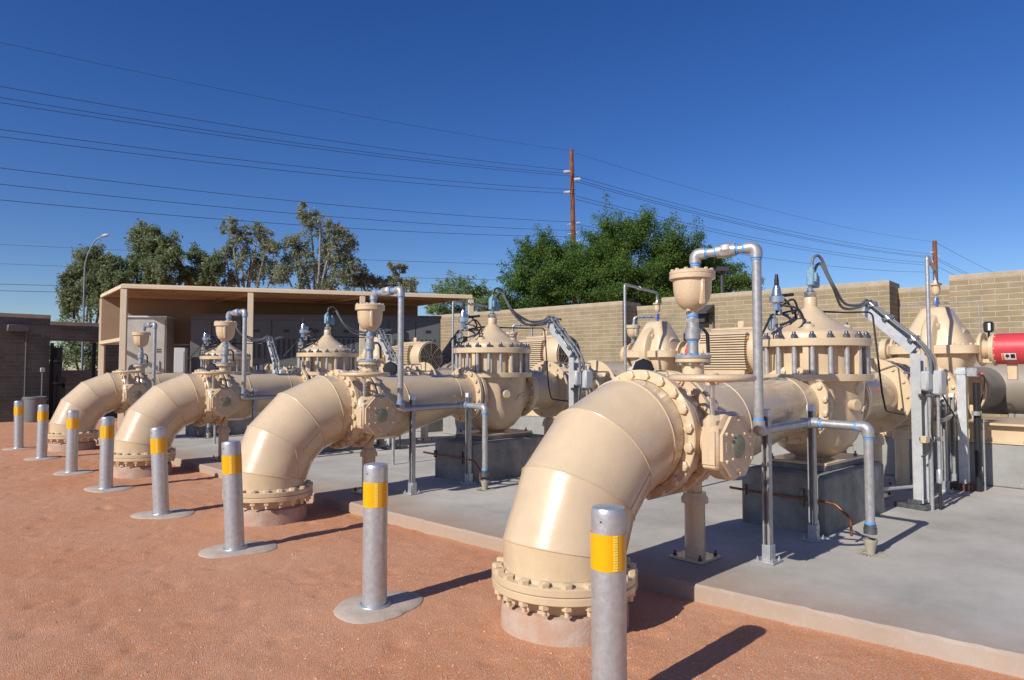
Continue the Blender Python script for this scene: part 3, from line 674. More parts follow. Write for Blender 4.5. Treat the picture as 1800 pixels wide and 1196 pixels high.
def make_spool(i):
    t = thing('coupling_pipe', '', 'pipe', group='thrust disc and coupling spools before the pumps')
    x0 = valX[i] + .56; x1 = dkX[i]; x2 = d2X[i]; x3 = pmX[i] - .55; z = ZS
    b = MB(); b.cyl((x0, 0, z), (x3, 0, z), .30, 48); b.build('barrel', 'paint', t)
    b = MB(); b.annulus((x0, 0, z), (1, 0, 0), .2, .385, .05, 56); b.hexes((x0 + .025, 0, z), (1, 0, 0), .345, 16, .029, .026, .5); b.build('inlet_flange', 'paint', t)
    b = MB(); b.disc((x1, 0, z), (1, 0, 0), .45, .035, 64)
    for k in range(14): a = 2 * pi * k / 14; b.cyl((x1 - .04, cos(a) * .40, z + sin(a) * .40), (x1 + .04, cos(a) * .40, z + sin(a) * .40), .02, 6)
    b.build('thrust_disc', 'paint', t)
    b = MB(); b.disc((x2, 0, z), (1, 0, 0), .47, .035, 64); b.build('thrust_disc', 'paint', t)
    m = (x1 + x2) / 2; h = (x2 - x1) / 2
    b = MB(); b.lathe([(.32, -.30 * h / .45), (.36, -.26 * h / .45), (.36, .26 * h / .45), (.32, .30 * h / .45)], (m, 0, z), (1, 0, 0), 48)
    for dx in (-.5, .0, .5): b.annulus((m + dx * h * .8, 0, z), (1, 0, 0), .3, .405, .035, 48)
    for k in range(16):
        a = 2 * pi * k / 16
        for dx in (-.5, 0, .5): b.box((m + dx * h * .8 + .03, cos(a) * .385, z + sin(a) * .385), (.09, .045, .045), .006, R=Matrix.Rotation(a, 3, 'X'))
    b.build('coupling_sleeve', 'paint2', t)
    b = MB()
    for k in range(6): a = rad(20 + 60 * k); b.cyl((x1, cos(a) * .425, z + sin(a) * .425), (x2, cos(a) * .425, z + sin(a) * .425), .012, 8)
    b.build('tie_rods', 'strut', t)
    b = MB(); b.annulus((x3 - .06, 0, z), (1, 0, 0), .2, .40, .05, 56); b.annulus((x3, 0, z), (1, 0, 0), .2, .40, .05, 56); b.hexes((x3 - .085, 0, z), (-1, 0, 0), .355, 16, .027, .026, .5); b.build('outlet_flange', 'paint', t)
    return t
def make_pump():
    # pump axis along Y, centre (0,0), shaft z=1.93
    t = thing('split_case_pump', '', 'pump', group='tan split case pumps')
    zs = 1.93; b = MB()
    # upper casing: lofted ridge, wide base to narrow top
    def sec(z, hx, hy, n=40, p=5):
        out = []
        for k in range(n):
            a = 2 * pi * k / n; ca, sa = cos(a), sin(a)
            out.append(V((abs(ca) ** (2 / p)) * hx * (1 if ca > 0 else -1), (abs(sa) ** (2 / p)) * hy * (1 if sa > 0 else -1), z))
        return out
    b.ring_faces([sec(zs + .06, .40, .46, p=4), sec(zs + .12, .38, .44, p=4), sec(zs + .50, .23, .235, p=4), sec(zs + .60, .17, .19, p=4), sec(zs + .625, .13, .15, p=4)])
    # two lobes of the volute and suction passages
    b.lathe([(.02, -.105), (.47, -.095), (.53, -.06), (.545, 0), (.53, .06), (.47, .095), (.02, .105)], (0, 0, zs + .02), (0, 1, 0), 40)
    for sy in (-1, 1): b.lathe([(.05, -.09), (.27, -.08), (.33, 0), (.27, .08), (.05, .09)], (0, sy * .30, zs + .02), (0, 1, 0), 32)
    b.box((-.30, -.06, zs + .33), (.09, .12, .10), .02, R=Matrix.Rotation(-.5, 3, 'Y'))
    b.build('upper_casing', 'paint2', t)
    b = MB(); b.ring_faces([sec(zs - .07, .46, .56, 32, 5), sec(zs - .06, .48, .58, 32, 5), sec(zs + .05, .48, .58, 32, 5), sec(zs + .06, .46, .56, 32, 5)])
    for k in range(18):
        a = 2 * pi * k / 18; ca, sa = cos(a), sin(a); b.cyl(((abs(ca) ** .5) * .44 * (1 if ca > 0 else -1), (abs(sa) ** .5) * .53 * (1 if sa > 0 else -1), zs + .055), ((abs(ca) ** .5) * .44 * (1 if ca > 0 else -1), (abs(sa) ** .5) * .53 * (1 if sa > 0 else -1), zs + .085), .022, 6)
    b.build('split_flange', 'paint2', t)
    b = MB(); b.ring_faces([sec(zs - .06, .40, .48), sec(zs - .35, .36, .36), sec(zs - .6, .34, .28), sec(zs - .80, .26, .24)])
    b.cyl((-.56, 0, ZS), (.56, 0, ZS), .29, 40); b.cyl((-.56, 0, ZS), (-.50, 0, ZS), .40, 40); b.cyl((.50, 0, ZS), (.56, 0, ZS), .42, 40)
    for sx in (-1, 1):
        b.box((sx * .28, 0, 1.02), (.10, .85, .22), .02)
        for sy in (-1, 1): b.box((sx * .20, sy * .30, 1.45), (.05, .06, .8), .01, R=Matrix.Rotation(sx * sy * .0, 3, 'X'))
    b.build('lower_casing', 'paint2', t)
    for sy in (-1, 1):
        b = MB(); b.lathe([(.20, .52), (.12, .60), (.10, .72)], (0, 0, zs), (0, sy, 0), 28); b.annulus((0, sy * .70, zs), (0, 1, 0), .10, .19, .09, 32)
        b.annulus((0, sy * .56, zs), (0, 1, 0), .1, .24, .04, 32)
        for k in range(8): a = 2 * pi * k / 8; b.cyl((cos(a) * .165, sy * .745, zs + sin(a) * .165), (cos(a) * .165, sy * .765, zs + sin(a) * .165), .016, 6)
        b.box((0, sy * .63, zs - .17), (.16, .16, .06), .01)
        b.build('bearing_housing', 'paint2', t)
    MB().tube(rpath([(.05, -.52, zs + .15), (.05, -.52, zs + .68), (.05, .50, zs + .70), (.05, .50, zs + .15)], .04, 5), .007, 6).build('seal_flush_tube', 'galvpipe', t)
    b = MB(); b.box((0, -.64, zs + .31), (.12, .11, .15), .02); b.cyl((0, -.64, zs + .1), (0, -.64, zs + .25), .014, 8); b.build('sensor', 'black', t)
    MB().box((-.062, -.66, zs + .31), (.004, .03, .10), 0).build('sensor_label', 'white', t)
    return t
def make_guard(l):
    t = thing('coupling_guard', '', 'guard', group='red coupling guards between pump and motor')
    b = MB(); b.lathe([(.20, 0), (.215, .002), (.215, l), (.2, l + .002)], (0, -.72, 1.93), (0, -1, 0), 40); b.build('shroud', 'red', t)
    b = MB(); b.annulus((0, -.712, 1.93), (0, 1, 0), .05, .235, .03, 36)
    for k in range(14): a = 2 * pi * k / 14; b.cyl((cos(a) * .21, -.725, 1.93 + sin(a) * .21), (cos(a) * .21, -.74, 1.93 + sin(a) * .21), .012, 6)
    b.box((0, -.9, 1.65), (.06, .12, .3), .01)
    b.build('end_ring', 'paint2', t)
    # safety sticker wrapped on the shroud, facing the pipes
    def curved(y0, y1, a0, a1, rr):
        m = MB(); n = 5; vs = []
        for k in range(n + 1):
            a = a0 + (a1 - a0) * k / n
            for y in (y0, y1): vs.append((cos(a) * rr, y, 1.93 + sin(a) * rr))
        return m.add(vs, [(2 * k, 2 * k + 1, 2 * k + 3, 2 * k + 2) for k in range(n)])
    if l > .4:
        curved(-.82, -.98, rad(198), rad(226), .2175).build('safety_sticker', 'white', t)
        curved(-.825, -.85, rad(200), rad(224), .219).build('sticker_stripe', 'orange', t)
        m = MB()
        for y0, y1, a0, a1 in ((-.865, -.905, 203, 213), (-.875, -.885, 200, 217), (-.86, -.91, 209, 211), (-.92, -.97, 201, 217)):
            c = curved(y0, y1, rad(a0), rad(a1), .2185); m.add(c.v, c.f)
        m.build('sticker_pictogram', 'black', t)
    return t
def make_motor(l=1.35):
    t = thing('electric_motor', '', 'motor', group='tan electric motors driving the pumps')
    z = 1.96; R = .40; y0 = -.0
    b = MB(); b.lathe([(.30, 0), (.36, .02), (.37, .06), (.37, l * .72), (.405, l * .74), (.405, l - .03), (.39, l), (.36, l)], (0, 0, z), (0, -1, 0), 48)
    b.box((0, -l * .4, z + .385), (.12, l * .62, .05), .02); b.box((0, -l * .5, z + .46), (.035, .12, .13), .02)
    for k in range(15):     # cooling fins on both flanks
        zz = z - .30 + k * .042; h = math.sqrt(max(.0, .40 ** 2 - (zz - z) ** 2))
        for sx in (-1, 1): b.box((sx * (h * .5 + .2), -l * .38, zz), (h * 1.0 - .36 + .06 if False else .12, l * .66, .024), 0)
    for sx in (-1, 1):
        b.box((sx * .30, -l * .37, z - .37), (.16, l * .62, .08), .01)
        for yy in (-.12, -l * .60): b.box((sx * .32, yy, z - .42), (.16, .12, .10), .01)
    b.build('frame', 'paint2', t)
    b = MB(); b.box((-.42, -.18, z - .04), (.16, .30, .32), .02); b.lathe([(.07, 0), (.06, .03), (.02, .04)], (-.50, -.18, z - .02), (-1, 0, 0), 20); b.build('terminal_box', 'paint2', t)
    b = MB()
    c = V(0, -l - .014, z)
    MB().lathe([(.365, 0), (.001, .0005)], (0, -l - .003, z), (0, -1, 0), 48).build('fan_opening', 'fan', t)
    for r in (.06, .11, .16, .21, .26, .31, .355): b.tube([c + V(cos(2 * pi * k / 40) * r, 0, sin(2 * pi * k / 40) * r) for k in range(40)], .007, 6, loop=True)
    for k in range(8): a = 2 * pi * k / 8; b.cyl(c + V(cos(a) * .03, 0, sin(a) * .03), c + V(cos(a) * .37, 0, sin(a) * .37), .008, 6)
    b.build('fan_grille', 'paint2', t)
    MB().box((-.357, -l * .70, z + .21), (.004, .05, .05), 0, R=Matrix.Rotation(.5, 3, 'Y')).build('warning_sticker', 'yellow', t)
    return t
def make_skid():
    t = thing('pump_skid', '', 'steel skid', group='tan steel skids under pumps and motors')
    b = MB(); b.box((0, -1.1, .93), (1.5, 3.7, .03), .004); b.box((-.62, -1.1, .80), (.04, 3.6, .22), .006); b.box((.62, -1.1, .80), (.04, 3.6, .22), .006)
    b.box((0, .68, .80), (1.2, .04, .22), .006); b.box((0, -2.88, .80), (1.2, .04, .22), .006)
    b.box((-.66, -1.1, .69), (.16, 3.75, .02), .003); b.box((.66, -1.1, .69), (.16, 3.75, .02), .003)
    b.build('frame', 'paint2', t)
    b = MB(); b.box((0, -2.05, 1.16), (.84, 1.1, .44), .02); b.build('motor_pedestal', 'paint2', t)
    b = MB()
    for k in range(7): b.cyl((-.66, .55 - k * .55, .70), (-.66, .55 - k * .55, .725), .024, 6)
    b.build('anchor_bolts', 'paint2', t)
    return t
def make_plinth():
    o = MB().box((0, -1.1, .40), (1.46, 4.1, .56), .02).build('concrete_plinth', 'conc2'); return o
def make_pumpvent():
    t = thing('pump_vent_line', '', 'pipe', group='small galvanised vent lines on top of the pumps')
    b = MB(); b.cyl((0, 0, 2.5), (0, 0, 2.74), .018, 12); b.lathe([(.03, 2.60), (.04, 2.62), (.04, 2.68), (.03, 2.70)], n=12); b.tube(rpath([(0, 0, 2.95), (0, 0, 3.10), (-.12, -.02, 3.11), (-1.45, -.30, 3.12), (-1.45, -.30, .9)], .05, 5), .024, 12)
    b.lathe([(.036, -.04), (.036, .04)], (-.80, -.16, 3.115), (-.98, -.2, 0), 12)
    b.build('pipe_run', 'galvpipe', t)
    b = MB(); b.lathe([(.03, 2.74), (.05, 2.76), (.058, 2.80), (.058, 2.88), (.085, 2.885), (.085, 2.91), (.04, 2.92), (.03, 2.96)], n=20); b.build('small_air_valve', 'paint2', t)
    b = MB(); b.box((-.03, -.02, 2.62), (.035, .03, .16), .006); b.build('valve_lever', 'dkblue', t)
    return t

LBL = dict(
 elbow=['large glossy tan elbow pipe behind the cut-off bollard, largest in the photo', 'tan mitred elbow pipe on the second line from the front, between second and third bollards', 'tan mitred elbow pipe on the third line from the front, behind the leaning bollard', 'small looking tan elbow pipe at the rear end, beside the brick gate wall'],
)
protos = {}
bx = [(8.50, 2.30), (7.72, 6.6), (7.55, 11.05), (7.4, 15.65)]; BRZ = rad(-100.4)
def put(name, maker, i, label, x, y, z=0., extra=0.):
    """place a thing on line i at local offset x (from the base) and y (from the axis)"""
    r = LROT[i]
    if maker not in protos: protos[maker] = t = maker()
    else:
        t = copy_tree(protos[maker]) if protos[maker].get('used') else protos[maker]
    if t is protos[maker] and t.get('used'): t = copy_tree(t)
    protos[maker]['used'] = 1
    t['label'] = label
    t.location = (X0 + x * cos(r) - y * sin(r), LY[i] + x * sin(r) + y * cos(r), z); t.rotation_euler = (0, 0, r + extra)
    return t
def place(t, i, label, x, y, z=0.):
    r = LROT[i]; t['label'] = label
    t.location = (X0 + x * cos(r) - y * sin(r), LY[i] + x * sin(r) + y * cos(r), z); t.rotation_euler = (0, 0, r); return t
stand1 = lambda: make_stand(ZC - RP - SL)
stand2 = lambda: make_stand(ZS - .30 - SL)
W = ['frontmost line', 'second line from the front', 'third line from the front', 'rearmost line']
for i in range(4):
    put('elbow', make_elbow, i, LBL['elbow'][i], 0, 0)
    f = make_footing(i); place(f, i, 'round stained concrete footing under the elbow of the ' + W[i], 0, 0); tag(f, None, 'footing', 'round concrete footings under the elbows')
    put('bfv', make_bfv, i, 'tan butterfly valve with round gearbox and handwheel on the ' + W[i], RB, 0)
    t, zc2 = make_reducer(i); place(t, i, 'long tan tapered pipe leading to the control valve on the ' + W[i], RB, 0)
    put('stand1', stand1, i, 'tan pipe stand just behind the butterfly valve on the ' + W[i], riserX[i] - (.0 if i else 0), 0, SL)
    put('av', make_airvalve, i, 'tan bowl shaped air valve with blue taped neck on the ' + W[i], riserX[i], 0, 1.733)
    t = make_vent(i); place(t, i, 'galvanised vent pipe looping from the air valve of the ' + W[i], riserX[i], 0)
    sx = [.33, .33, .33, .33][i]
    put('strut', make_strut, i, 'slotted post nearer the elbow under the vent pipe, ' + W[i], riserX[i] + sx, -.455, SL)
    put('strut', make_strut, i, 'slotted post beside the concrete block under the vent pipe, ' + W[i], riserX[i] + sx + .96, -.40, SL)
    put('cup', make_cup, i, 'beige drain cup with grate under the vent outlet of the ' + W[i], riserX[i] + [1.18, 1.16, 1.16, 1.16][i], [-.92, -.87, -.87, -.87][i], SL)
    put('ctrl', make_ctrl, i, 'tan control valve with domed cover and blue switch on the ' + W[i], valX[i], 0)
    ct = bpy.data.objects[[o.name for o in bpy.data.objects if o.name.startswith('control_valve')][-1]]
    tip = V(bx[i][0], bx[i][1], SL) + Matrix.Rotation(BRZ, 3, 'Z') @ V(-.475, 0, 2.315); tl = Matrix.Rotation(-LROT[i], 3, 'Z') @ (tip - ct.location); ex, ey, ez = tl
    MB().tube(spline([(-.02, -.03, 2.73), (.0, -.04, 2.81), (.07, -.06, 2.84), (.14, -.08, 2.78), (.20, -.10, 2.66), (.26 + .05 * ex, -.13, 2.50), (.55 * ex, ey * .6, 2.38), (.80 * ex, ey * .85, 2.385), (ex - .08, ey + .01, ez + .02), (ex - .03, ey, ez)]), .015, 10).build('flexible_conduit', 'flex', ct)
    MB().tube(spline([(.085, -.01, 2.67), (.10, -.03, 2.74), (.14, -.06, 2.76), (.19, -.09, 2.66), (.24 + .05 * ex, -.12, 2.50), (.50 * ex, ey * .6, 2.33), (.78 * ex, ey * .9, 2.355), (ex - .02, ey - .01, ez + .01), (ex + .03, ey - .01, ez)]), .015, 10).build('flexible_conduit', 'flex', ct)
    put('block', make_block, i, 'grey concrete block carrying the control valve of the ' + W[i], valX[i] + .03, 0, SL)
    put('copper', make_copper, i, 'bent copper drain tube on the concrete block of the ' + W[i], valX[i] + .03, 0, SL)
    t = make_spool(i); place(t, i, 'short tan pipe with thrust discs and coupling on the ' + W[i], 0, 0)
    put('stand2', stand2, i, 'tan pipe stand under the first thrust disc of the ' + W[i], dkX[i] + .06, 0, SL)
    put('stand2', stand2, i, 'tan pipe stand under the second thrust disc of the ' + W[i], d2X[i] + .02, 0, SL)
    put('pump', make_pump, i, 'tan split case pump at the back end of the ' + W[i], pmX[i], 0)
    put('skid', make_skid, i, 'tan steel skid under the pump and motor of the ' + W[i], pmX[i], 0)
    p = make_plinth() if i == 0 else bpy.data.objects['concrete_plinth'].copy()
    if i: COL.objects.link(p)
    tag(p, None, 'concrete plinth', 'concrete plinths under the pump skids'); place(p, i, 'concrete plinth under the pump skid of the ' + W[i], pmX[i], 0)
    t = make_guard(.70 if i == 0 else .34); place(t, i, 'red coupling guard beside the pump of the ' + W[i] + (', with safety sticker' if i == 0 else ''), pmX[i], 0)
    put('motor', make_motor, i, 'tan finned electric motor of the ' + W[i], pmX[i], -1.45 if i == 0 else -1.02)
    if i < 3: put('pvent', make_pumpvent, i, 'thin galvanised vent line on top of the pump of the ' + W[i], pmX[i], 0)

# suction pipes and header
for i in range(4):
    t = thing('suction_pipe', 'thick taupe suction pipe behind the pump of the ' + W[i], 'pipe', group='suction pipes behind the pumps')
    b = MB(); b.cyl((pmX[i] + .55, 0, ZS), (14.15 - X0, 0, ZS), .36, 48); b.build('barrel', 'taupe', t)
    b = MB(); x = pmX[i] + .62; b.annulus((x, 0, ZS), (1, 0, 0), .2, .46, .05, 56); b.annulus((x + .5, 0, ZS), (1, 0, 0), .2, .39, .012, 56); b.build('flange', 'paint', t)
    place(t, i, t['label'], 0, 0)
b = MB(); b.cyl((14.3, 1.2, 1.35), (14.3, 19, 1.35), .48, 56)
t = thing('header_pipe', 'long thick brownish header pipe low in front of the block wall', 'pipe'); b.build('barrel', 'taupe', t)
for y in (4.8, 9.2, 13.6, 17.2): MB().annulus((14.3, y, 1.35), (0, 1, 0), .3, .56, .06, 56).build('flange', 'taupe', t)
for y in (2.2, 7, 11.5, 15.8): MB().box((14.3, y, .5), (.5, .4, .8), .02).build('pier', 'conc2', t)

for y, lab in ((10.2, 'small air valve on the header pipe, left of the second pump'), (14.6, 'small air valve on the header pipe, behind the second control valve')):
    t = copy_tree(protos[make_airvalve]); t.location = (14.3, y, 2.03); t.rotation_euler = (0, 0, 0); t['label'] = lab; t['group'] = 'air valves on the header pipe'
    MB().cyl((0, 0, -.24), (0, 0, 0), .09, 24).build('stub', 'taupe', t)
    t = thing('vent_pipe', 'galvanised vent loop over the ' + lab.replace(' on the header pipe,', ''), 'pipe', (14.3, y, 0), 0, 'vent loops on the header pipe')
    MB().tube(rpath([(.05, 0, 2.77), (.05, 0, 2.97), (.45, -.40, 2.98), (.45, -.40, .2)], .08, 6), .037, 14).build('pipe_run', 'galvpipe', t)
    for p_ in ((.05, 0, 2.80), (.2, -.16, 2.975), (.34, -.29, 2.978)): MB().box(p_, (.085, .085, .04), .01).build('thread_tape', 'blue', t)

# ------------------------------------------------------------------ cable brackets beside the control valves
def make_bracket():
    t = thing('cable_bracket', '', 'cable bracket', group='bent aluminium channel brackets beside the control valves')
    # channel cross-section open to +X; path goes up then slants toward -X and up
    w, d, th = .13, .10, .007
    def chan(m, p0, p1, out):
        ax = (p1 - p0).normalized(); side = V(0, 1, 0); o2 = ax.cross(side).normalized()
        if o2.dot(out) < 0: o2 = -o2
        R = Matrix((o2, side, ax)).transposed(); L = (p1 - p0).length; c = (p0 + p1) / 2
        m.box(c, (th, w, L), .001, R=R)
        for sg in (-1, 1): m.box(c + side * sg * (w / 2 - th / 2) + o2 * (d / 2 + th * .6), (d, th, L), .001, R=R)
    b = MB(); chan(b, V(0, 0, .07), V(0, 0, 1.70), V(1, 0, 0)); b.build('post', 'alu', t)
    T0 = V(0, 0, 1.70); T1 = V(-.55, 0, 2.20); b = MB(); chan(b, T0, T1, V(.5, 0, .5)); b.build('arm', 'alu', t)
    b = MB(); b.box((-.02, .10, .03), (.34, .42, .05), .004); b.box((.02, 0, .08), (.14, .20, .05), .004); b.build('foot', 'steel', t)
    n_ = V(.673, 0, .740); Ry = Matrix.Rotation(math.atan2(.673, .740), 3, 'Y')
    for f in (.12, .62, .95):
        c = T0.lerp(T1, f) + n_ * .11
        MB().box(c, (.05, .20, .03), .004, R=Ry).build('strut_bar', 'steel', t)
        for y in (-.035, .035):
            b = MB(); b.cyl(c + n_ * .03 + V(-.02, y, .02), c + n_ * .03 + V(.02, y, -.02), .027, 10); b.cyl(c + n_ * .05 + V(0, y - .01, 0), c + n_ * .075 + V(0, y - .01, 0), .016, 6); b.build('clamp', 'chrome', t)
    for y in (-.035, .035):
        MB().tube(spline([T1 + n_ * .14 + V(-.02, y, .015), T0.lerp(T1, .5) + n_ * .14 + V(0, y, 0), T0.lerp(T1, .1) + n_ * .14 + V(.01, y, 0), V(.17, y + .03, 1.66), V(.18, y + .045, 1.50)], 6), .0165, 10).build('conduit', 'flex', t)
    for c, sz in (((.14, -.02, 1.40), (.09, .12, .22)), ((.20, .115, 1.38), (.12, .15, .27))): MB().box(c, sz, .022).build('junction_box', 'boxgrey', t)
    for c in ((.15, .0, 1.48), (.18, .10, 1.51)): MB().cyl(c, V(*c) + V(0, 0, .07), .024, 10).build('conduit_connector', 'galvpipe', t)
    MB().cyl((.15, .02, .0), (.15, .02, 1.3), .022, 14).build('conduit_riser', 'galvpipe', t)
    b = MB(); b.cyl((.19, .12, .30), (.19, .12, 1.3), .019, 14); b.lathe([(.022, .28), (.032, .29), (.032, .42), (.022, .44)], (.19, .12, 0), n=12); b.build('conduit_riser', 'galvpipe', t)
    MB().cyl((.19, .12, 0), (.19, .12, .3), .017, 12).build('cable', 'rubber', t)
    MB().tube(spline([(.18, .0, 1.28), (.20, -.02, 1.2), (.19, -.03, .9), (.18, .0, .75), (.16, -.08, .62), (.12, -.12, .58)]), .011, 8).build('cable', 'rubber', t)
    MB().tube(spline([(.22, .14, 1.27), (.24, .26, 1.12), (.22, .42, 1.02), (.16, .52, .98)]), .009, 8).build('cable', 'rubber', t)
    MB().box((.15, -.10, .77), (.06, .09, .075), .006).build('tan_terminal', 'paint2', t)
    for z in (1.24, .77):
        MB().box((.105, .06, z), (.02, .34, .04), .003).build('strut_bar', 'steel', t)
        for x, y in ((.15, .02), (.19, .12)): MB().cyl((x - .02, y, z), (x + .035, y, z), .03, 12).build('clamp', 'chrome', t)
    return t
br0 = make_bracket()
for i, (x, y) in enumerate(bx):
    t = br0 if i == 0 else copy_tree(br0); t.location = (x, y, SL); t.rotation_euler = (0, 0, BRZ)
    t['label'] = 'bent aluminium bracket with cables beside the control valve, ' + W[i]
# second channel post of the front line, with black pipes
t = thing('channel_post', 'short wide aluminium channel post with black pipes right of the bent bracket', 'post', (10.2, 2.22, SL))
b = MB(); b.box((0, 0, .80), (.006, .10, 1.5), .001)
for sg in (-1, 1): b.box((.045, sg * .047, .80), (.09, .006, 1.5), .001)
b.box((-.002, .01, 1.49), (.02, .13, .06), .003); b.build('channel', 'alu', t)
MB().box((.03, .02, .04), (.26, .26, .08), .004).build('foot', 'rust', t)
b = MB(); b.cyl((.0, -.16, .0), (.0, -.16, 1.36), .038, 16); b.cyl((.09, -.16, .3), (.09, -.16, 1.36), .03, 14); b.build('black_pipe', 'black', t)
MB().cyl((.12, -.20, .0), (.12, -.20, .9), .014, 12).build('conduit', 'galvpipe', t)
for x in (.0, .09): MB().cyl((x - .045, -.16, .95), (x - .045, -.16, 1.0), .046, 16).build('clamp', 'galvpipe', t)
MB().box((.05, -.12, 1.49), (.14, .12, .12), .01).build('terminal_box', 'galvpipe', t)
MB().lathe([(.018, 0), (.018, .03)], (-.03, -.22, 1.47), (0, -1, 0), 10).build('red_button', 'red', t)
MB().tube(spline([(.05, -.18, 1.47), (.15, -.22, 1.42), (.20, -.2, 1.25), (.12, -.18, 1.1)]), .009, 8).build('cable', 'rubber', t)
for j, (x, y, lab) in enumerate([(9.85, 2.34, 'thin slotted steel post left of the wide channel post'), (10.60, 2.42, 'thin slotted steel post just behind the wide channel post')]):
    t = copy_tree(protos[make_strut]); t.location = (x, y, SL); t.rotation_euler = (0, 0, 0); t['label'] = lab; t['group'] = 'thin strut posts by the channel post'
MB
b = MB().tube(rpath([(8.72, 2.10, 1.08), (9.1, 2.14, 1.07), (10.7, 2.36, 1.09)], .05, 3), .022, 12).build('cross_pipe', 'galvpipe'); tag(b, 'thin horizontal galvanised pipe between the aluminium posts of the front line', 'pipe')
b = MB().tube([(7.9, 2.62, .34), (8.62, 2.24, .36)], .02, 12).build('brace_pipe', 'galvpipe'); tag(b, 'low horizontal galvanised pipe behind the drop of the front vent pipe', 'pipe')

# round black instruments on small posts
for i, (x, y) in enumerate([(6.7, 4.65), (6.3, 9.2), (5.44, 14.3), (5.2, 18.7)]):
    t = thing('pressure_instrument', 'round black instrument on a thin post behind pipe, ' + W[i], 'instrument', (x, y, SL), rad([0, 0, 0, 0][i]), 'round black instruments on thin posts')
    MB().cyl((.05, 0, 0), (.05, 0, 1.50), .024, 12).build('post', 'galvpipe', t)
    a = V(cos(rad(225)), sin(rad(225)), 0)
    b = MB(); b.lathe([(.075, 0), (.105, .01), (.115, .03), (.115, .09), (.10, .11), (.03, .115)], (0, 0, 1.53), a, 28)
    for k in range(8): q = 2 * pi * k / 8; b.cyl(V(.0, 0, 1.53) + V(-a.y, a.x, 0) * cos(q) * .108 + V(0, 0, 1) * sin(q) * .108 + a * .03, V(0, 0, 1.53) + V(-a.y, a.x, 0) * cos(q) * .108 + V(0, 0, 1) * sin(q) * .108 + a * .10, .015, 8)
    b.build('housing', 'black', t)
    MB().lathe([(.122, -.03), (.122, .0)], (0, 0, 1.53), a, 28).build('rim', 'white', t)

# ------------------------------------------------------------------ block walls
def wall_box(name, a, b_, z1, th, parent=None, m='brick', z0=-.1, capm='cap'):
    a = V(*a, 0); b_ = V(*b_, 0); d = b_ - a; L = d.length; rz = math.atan2(d.y, d.x)
    t = MB().box((L / 2, -th / 2, (z0 + z1 - .12) / 2), (L, th, z1 - .12 - z0), 0)
    o = t.build(name, m, parent, smooth=False); o.location = a; o.rotation_euler = (0, 0, rz)
    c = MB().box((L / 2, -th / 2, z1 - .06), (L + .004, th + .01, .12), .004).build('wall_cap', capm, o, smooth=False)
    return o
# wall line runs from P in direction D (toward +Y); camera faces its -X side
P = V(17.64, 3.71, 0); D = V(-.0692, .9976, 0); NB = V(.9976, .0692, 0)
def wp(s, back=0): q = P + D * s + NB * back; return (q.x, q.y)
k = 15 / 17.
def seg(name, s0, s1, z, back, label):
    # build from high s to low s so that the box lies behind the face
    o = wall_box(name, wp(s0, back + .22), wp(s1, back + .22), z, .22); return tag(o, label, 'wall', 'tan block wall panels behind the pumps')
# face must look toward -X: box local -Y offset; direction +Y gives local -Y = +X, so offset by building from face line
def seg2(s0, s1, z, back, label):
    o = wall_box('block_wall', wp(s0, back), wp(s1, back), z, .22)
    return tag(o, label, 'wall', 'tan block wall panels behind the pumps')
z_hi = 3.74; z_lo = 3.62
w1 = seg2(8.84, 22.6, z_hi, 0, 'long tan block wall panel behind the second and third pump lines')
w2 = seg2(7.3, 9.2, z_lo, .82, 'narrow set back tan block wall panel behind the second pump')
w3 = seg2(1.50, 7.50, z_hi, 0, 'tan block wall panel behind the frontmost control valve, with a dark end')
w4 = seg2(.1, 1.9, z_lo, .82, 'narrow set back tan block wall panel behind the frontmost pump')
w5 = seg2(-9, .30, z_hi, 0, 'raised tan block wall panel at the right edge, behind the red guard')
for s_, own in ((8.84, w1), (1.50, w3)):      # return walls closing the steps
    q0 = wp(s_, .22); q1 = wp(s_, 1.04)
    r = MB().box((.52, .11, (z_hi - .12 - .1) / 2), (.60, .22, z_hi - .02), 0)
    a = wall_box('return_wall', wp(s_ + .0, .225), wp(s_ + .0, 1.04), z_hi, -.22)
    mw = a.matrix_basis.copy(); a.parent = own; a.matrix_parent_inverse = own.matrix_basis.inverted()
# dark joint and fixtures
t = thing('wall_light', 'dark shoebox wall light on the block wall behind the front air valve', 'wall light'); q = wp(6.18, -.12)
t.location = (q[0], q[1], 0)
b = MB(); b.box((0, 0, 3.08), (.22, .30, .26), .01); b.build('back_box', 'fixture', t)
b = MB(); b.prism([(-.30, 3.22), (.10, 3.44), (.10, 3.24), (-.30, 3.17)], lambda x, z, q: V(x, -.32 + q * .64, z), 0); b.build('hood', 'fixture', t)
MB().cyl((.06, -.30, 0), (.06, -.30, 3.3), .018, 8).build('conduit', 'fixture2', t)
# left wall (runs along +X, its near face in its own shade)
YW = 26.25
def lw(name, x0, x1, z0, z1, label, th=.25, cap=True):
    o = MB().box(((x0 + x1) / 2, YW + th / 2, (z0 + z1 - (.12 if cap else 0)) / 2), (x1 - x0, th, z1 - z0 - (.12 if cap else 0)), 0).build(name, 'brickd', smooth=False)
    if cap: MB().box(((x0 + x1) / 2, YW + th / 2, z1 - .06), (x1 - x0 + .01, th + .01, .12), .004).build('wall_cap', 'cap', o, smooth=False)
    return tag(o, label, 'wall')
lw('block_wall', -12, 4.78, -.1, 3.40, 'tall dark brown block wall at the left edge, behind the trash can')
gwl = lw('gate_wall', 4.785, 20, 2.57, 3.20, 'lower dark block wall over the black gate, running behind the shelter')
b = MB().box((13.2, YW + .125, 1.23), (13.9, .249, 2.66), 0).build('wall_panel', 'brickd', gwl, smooth=False)
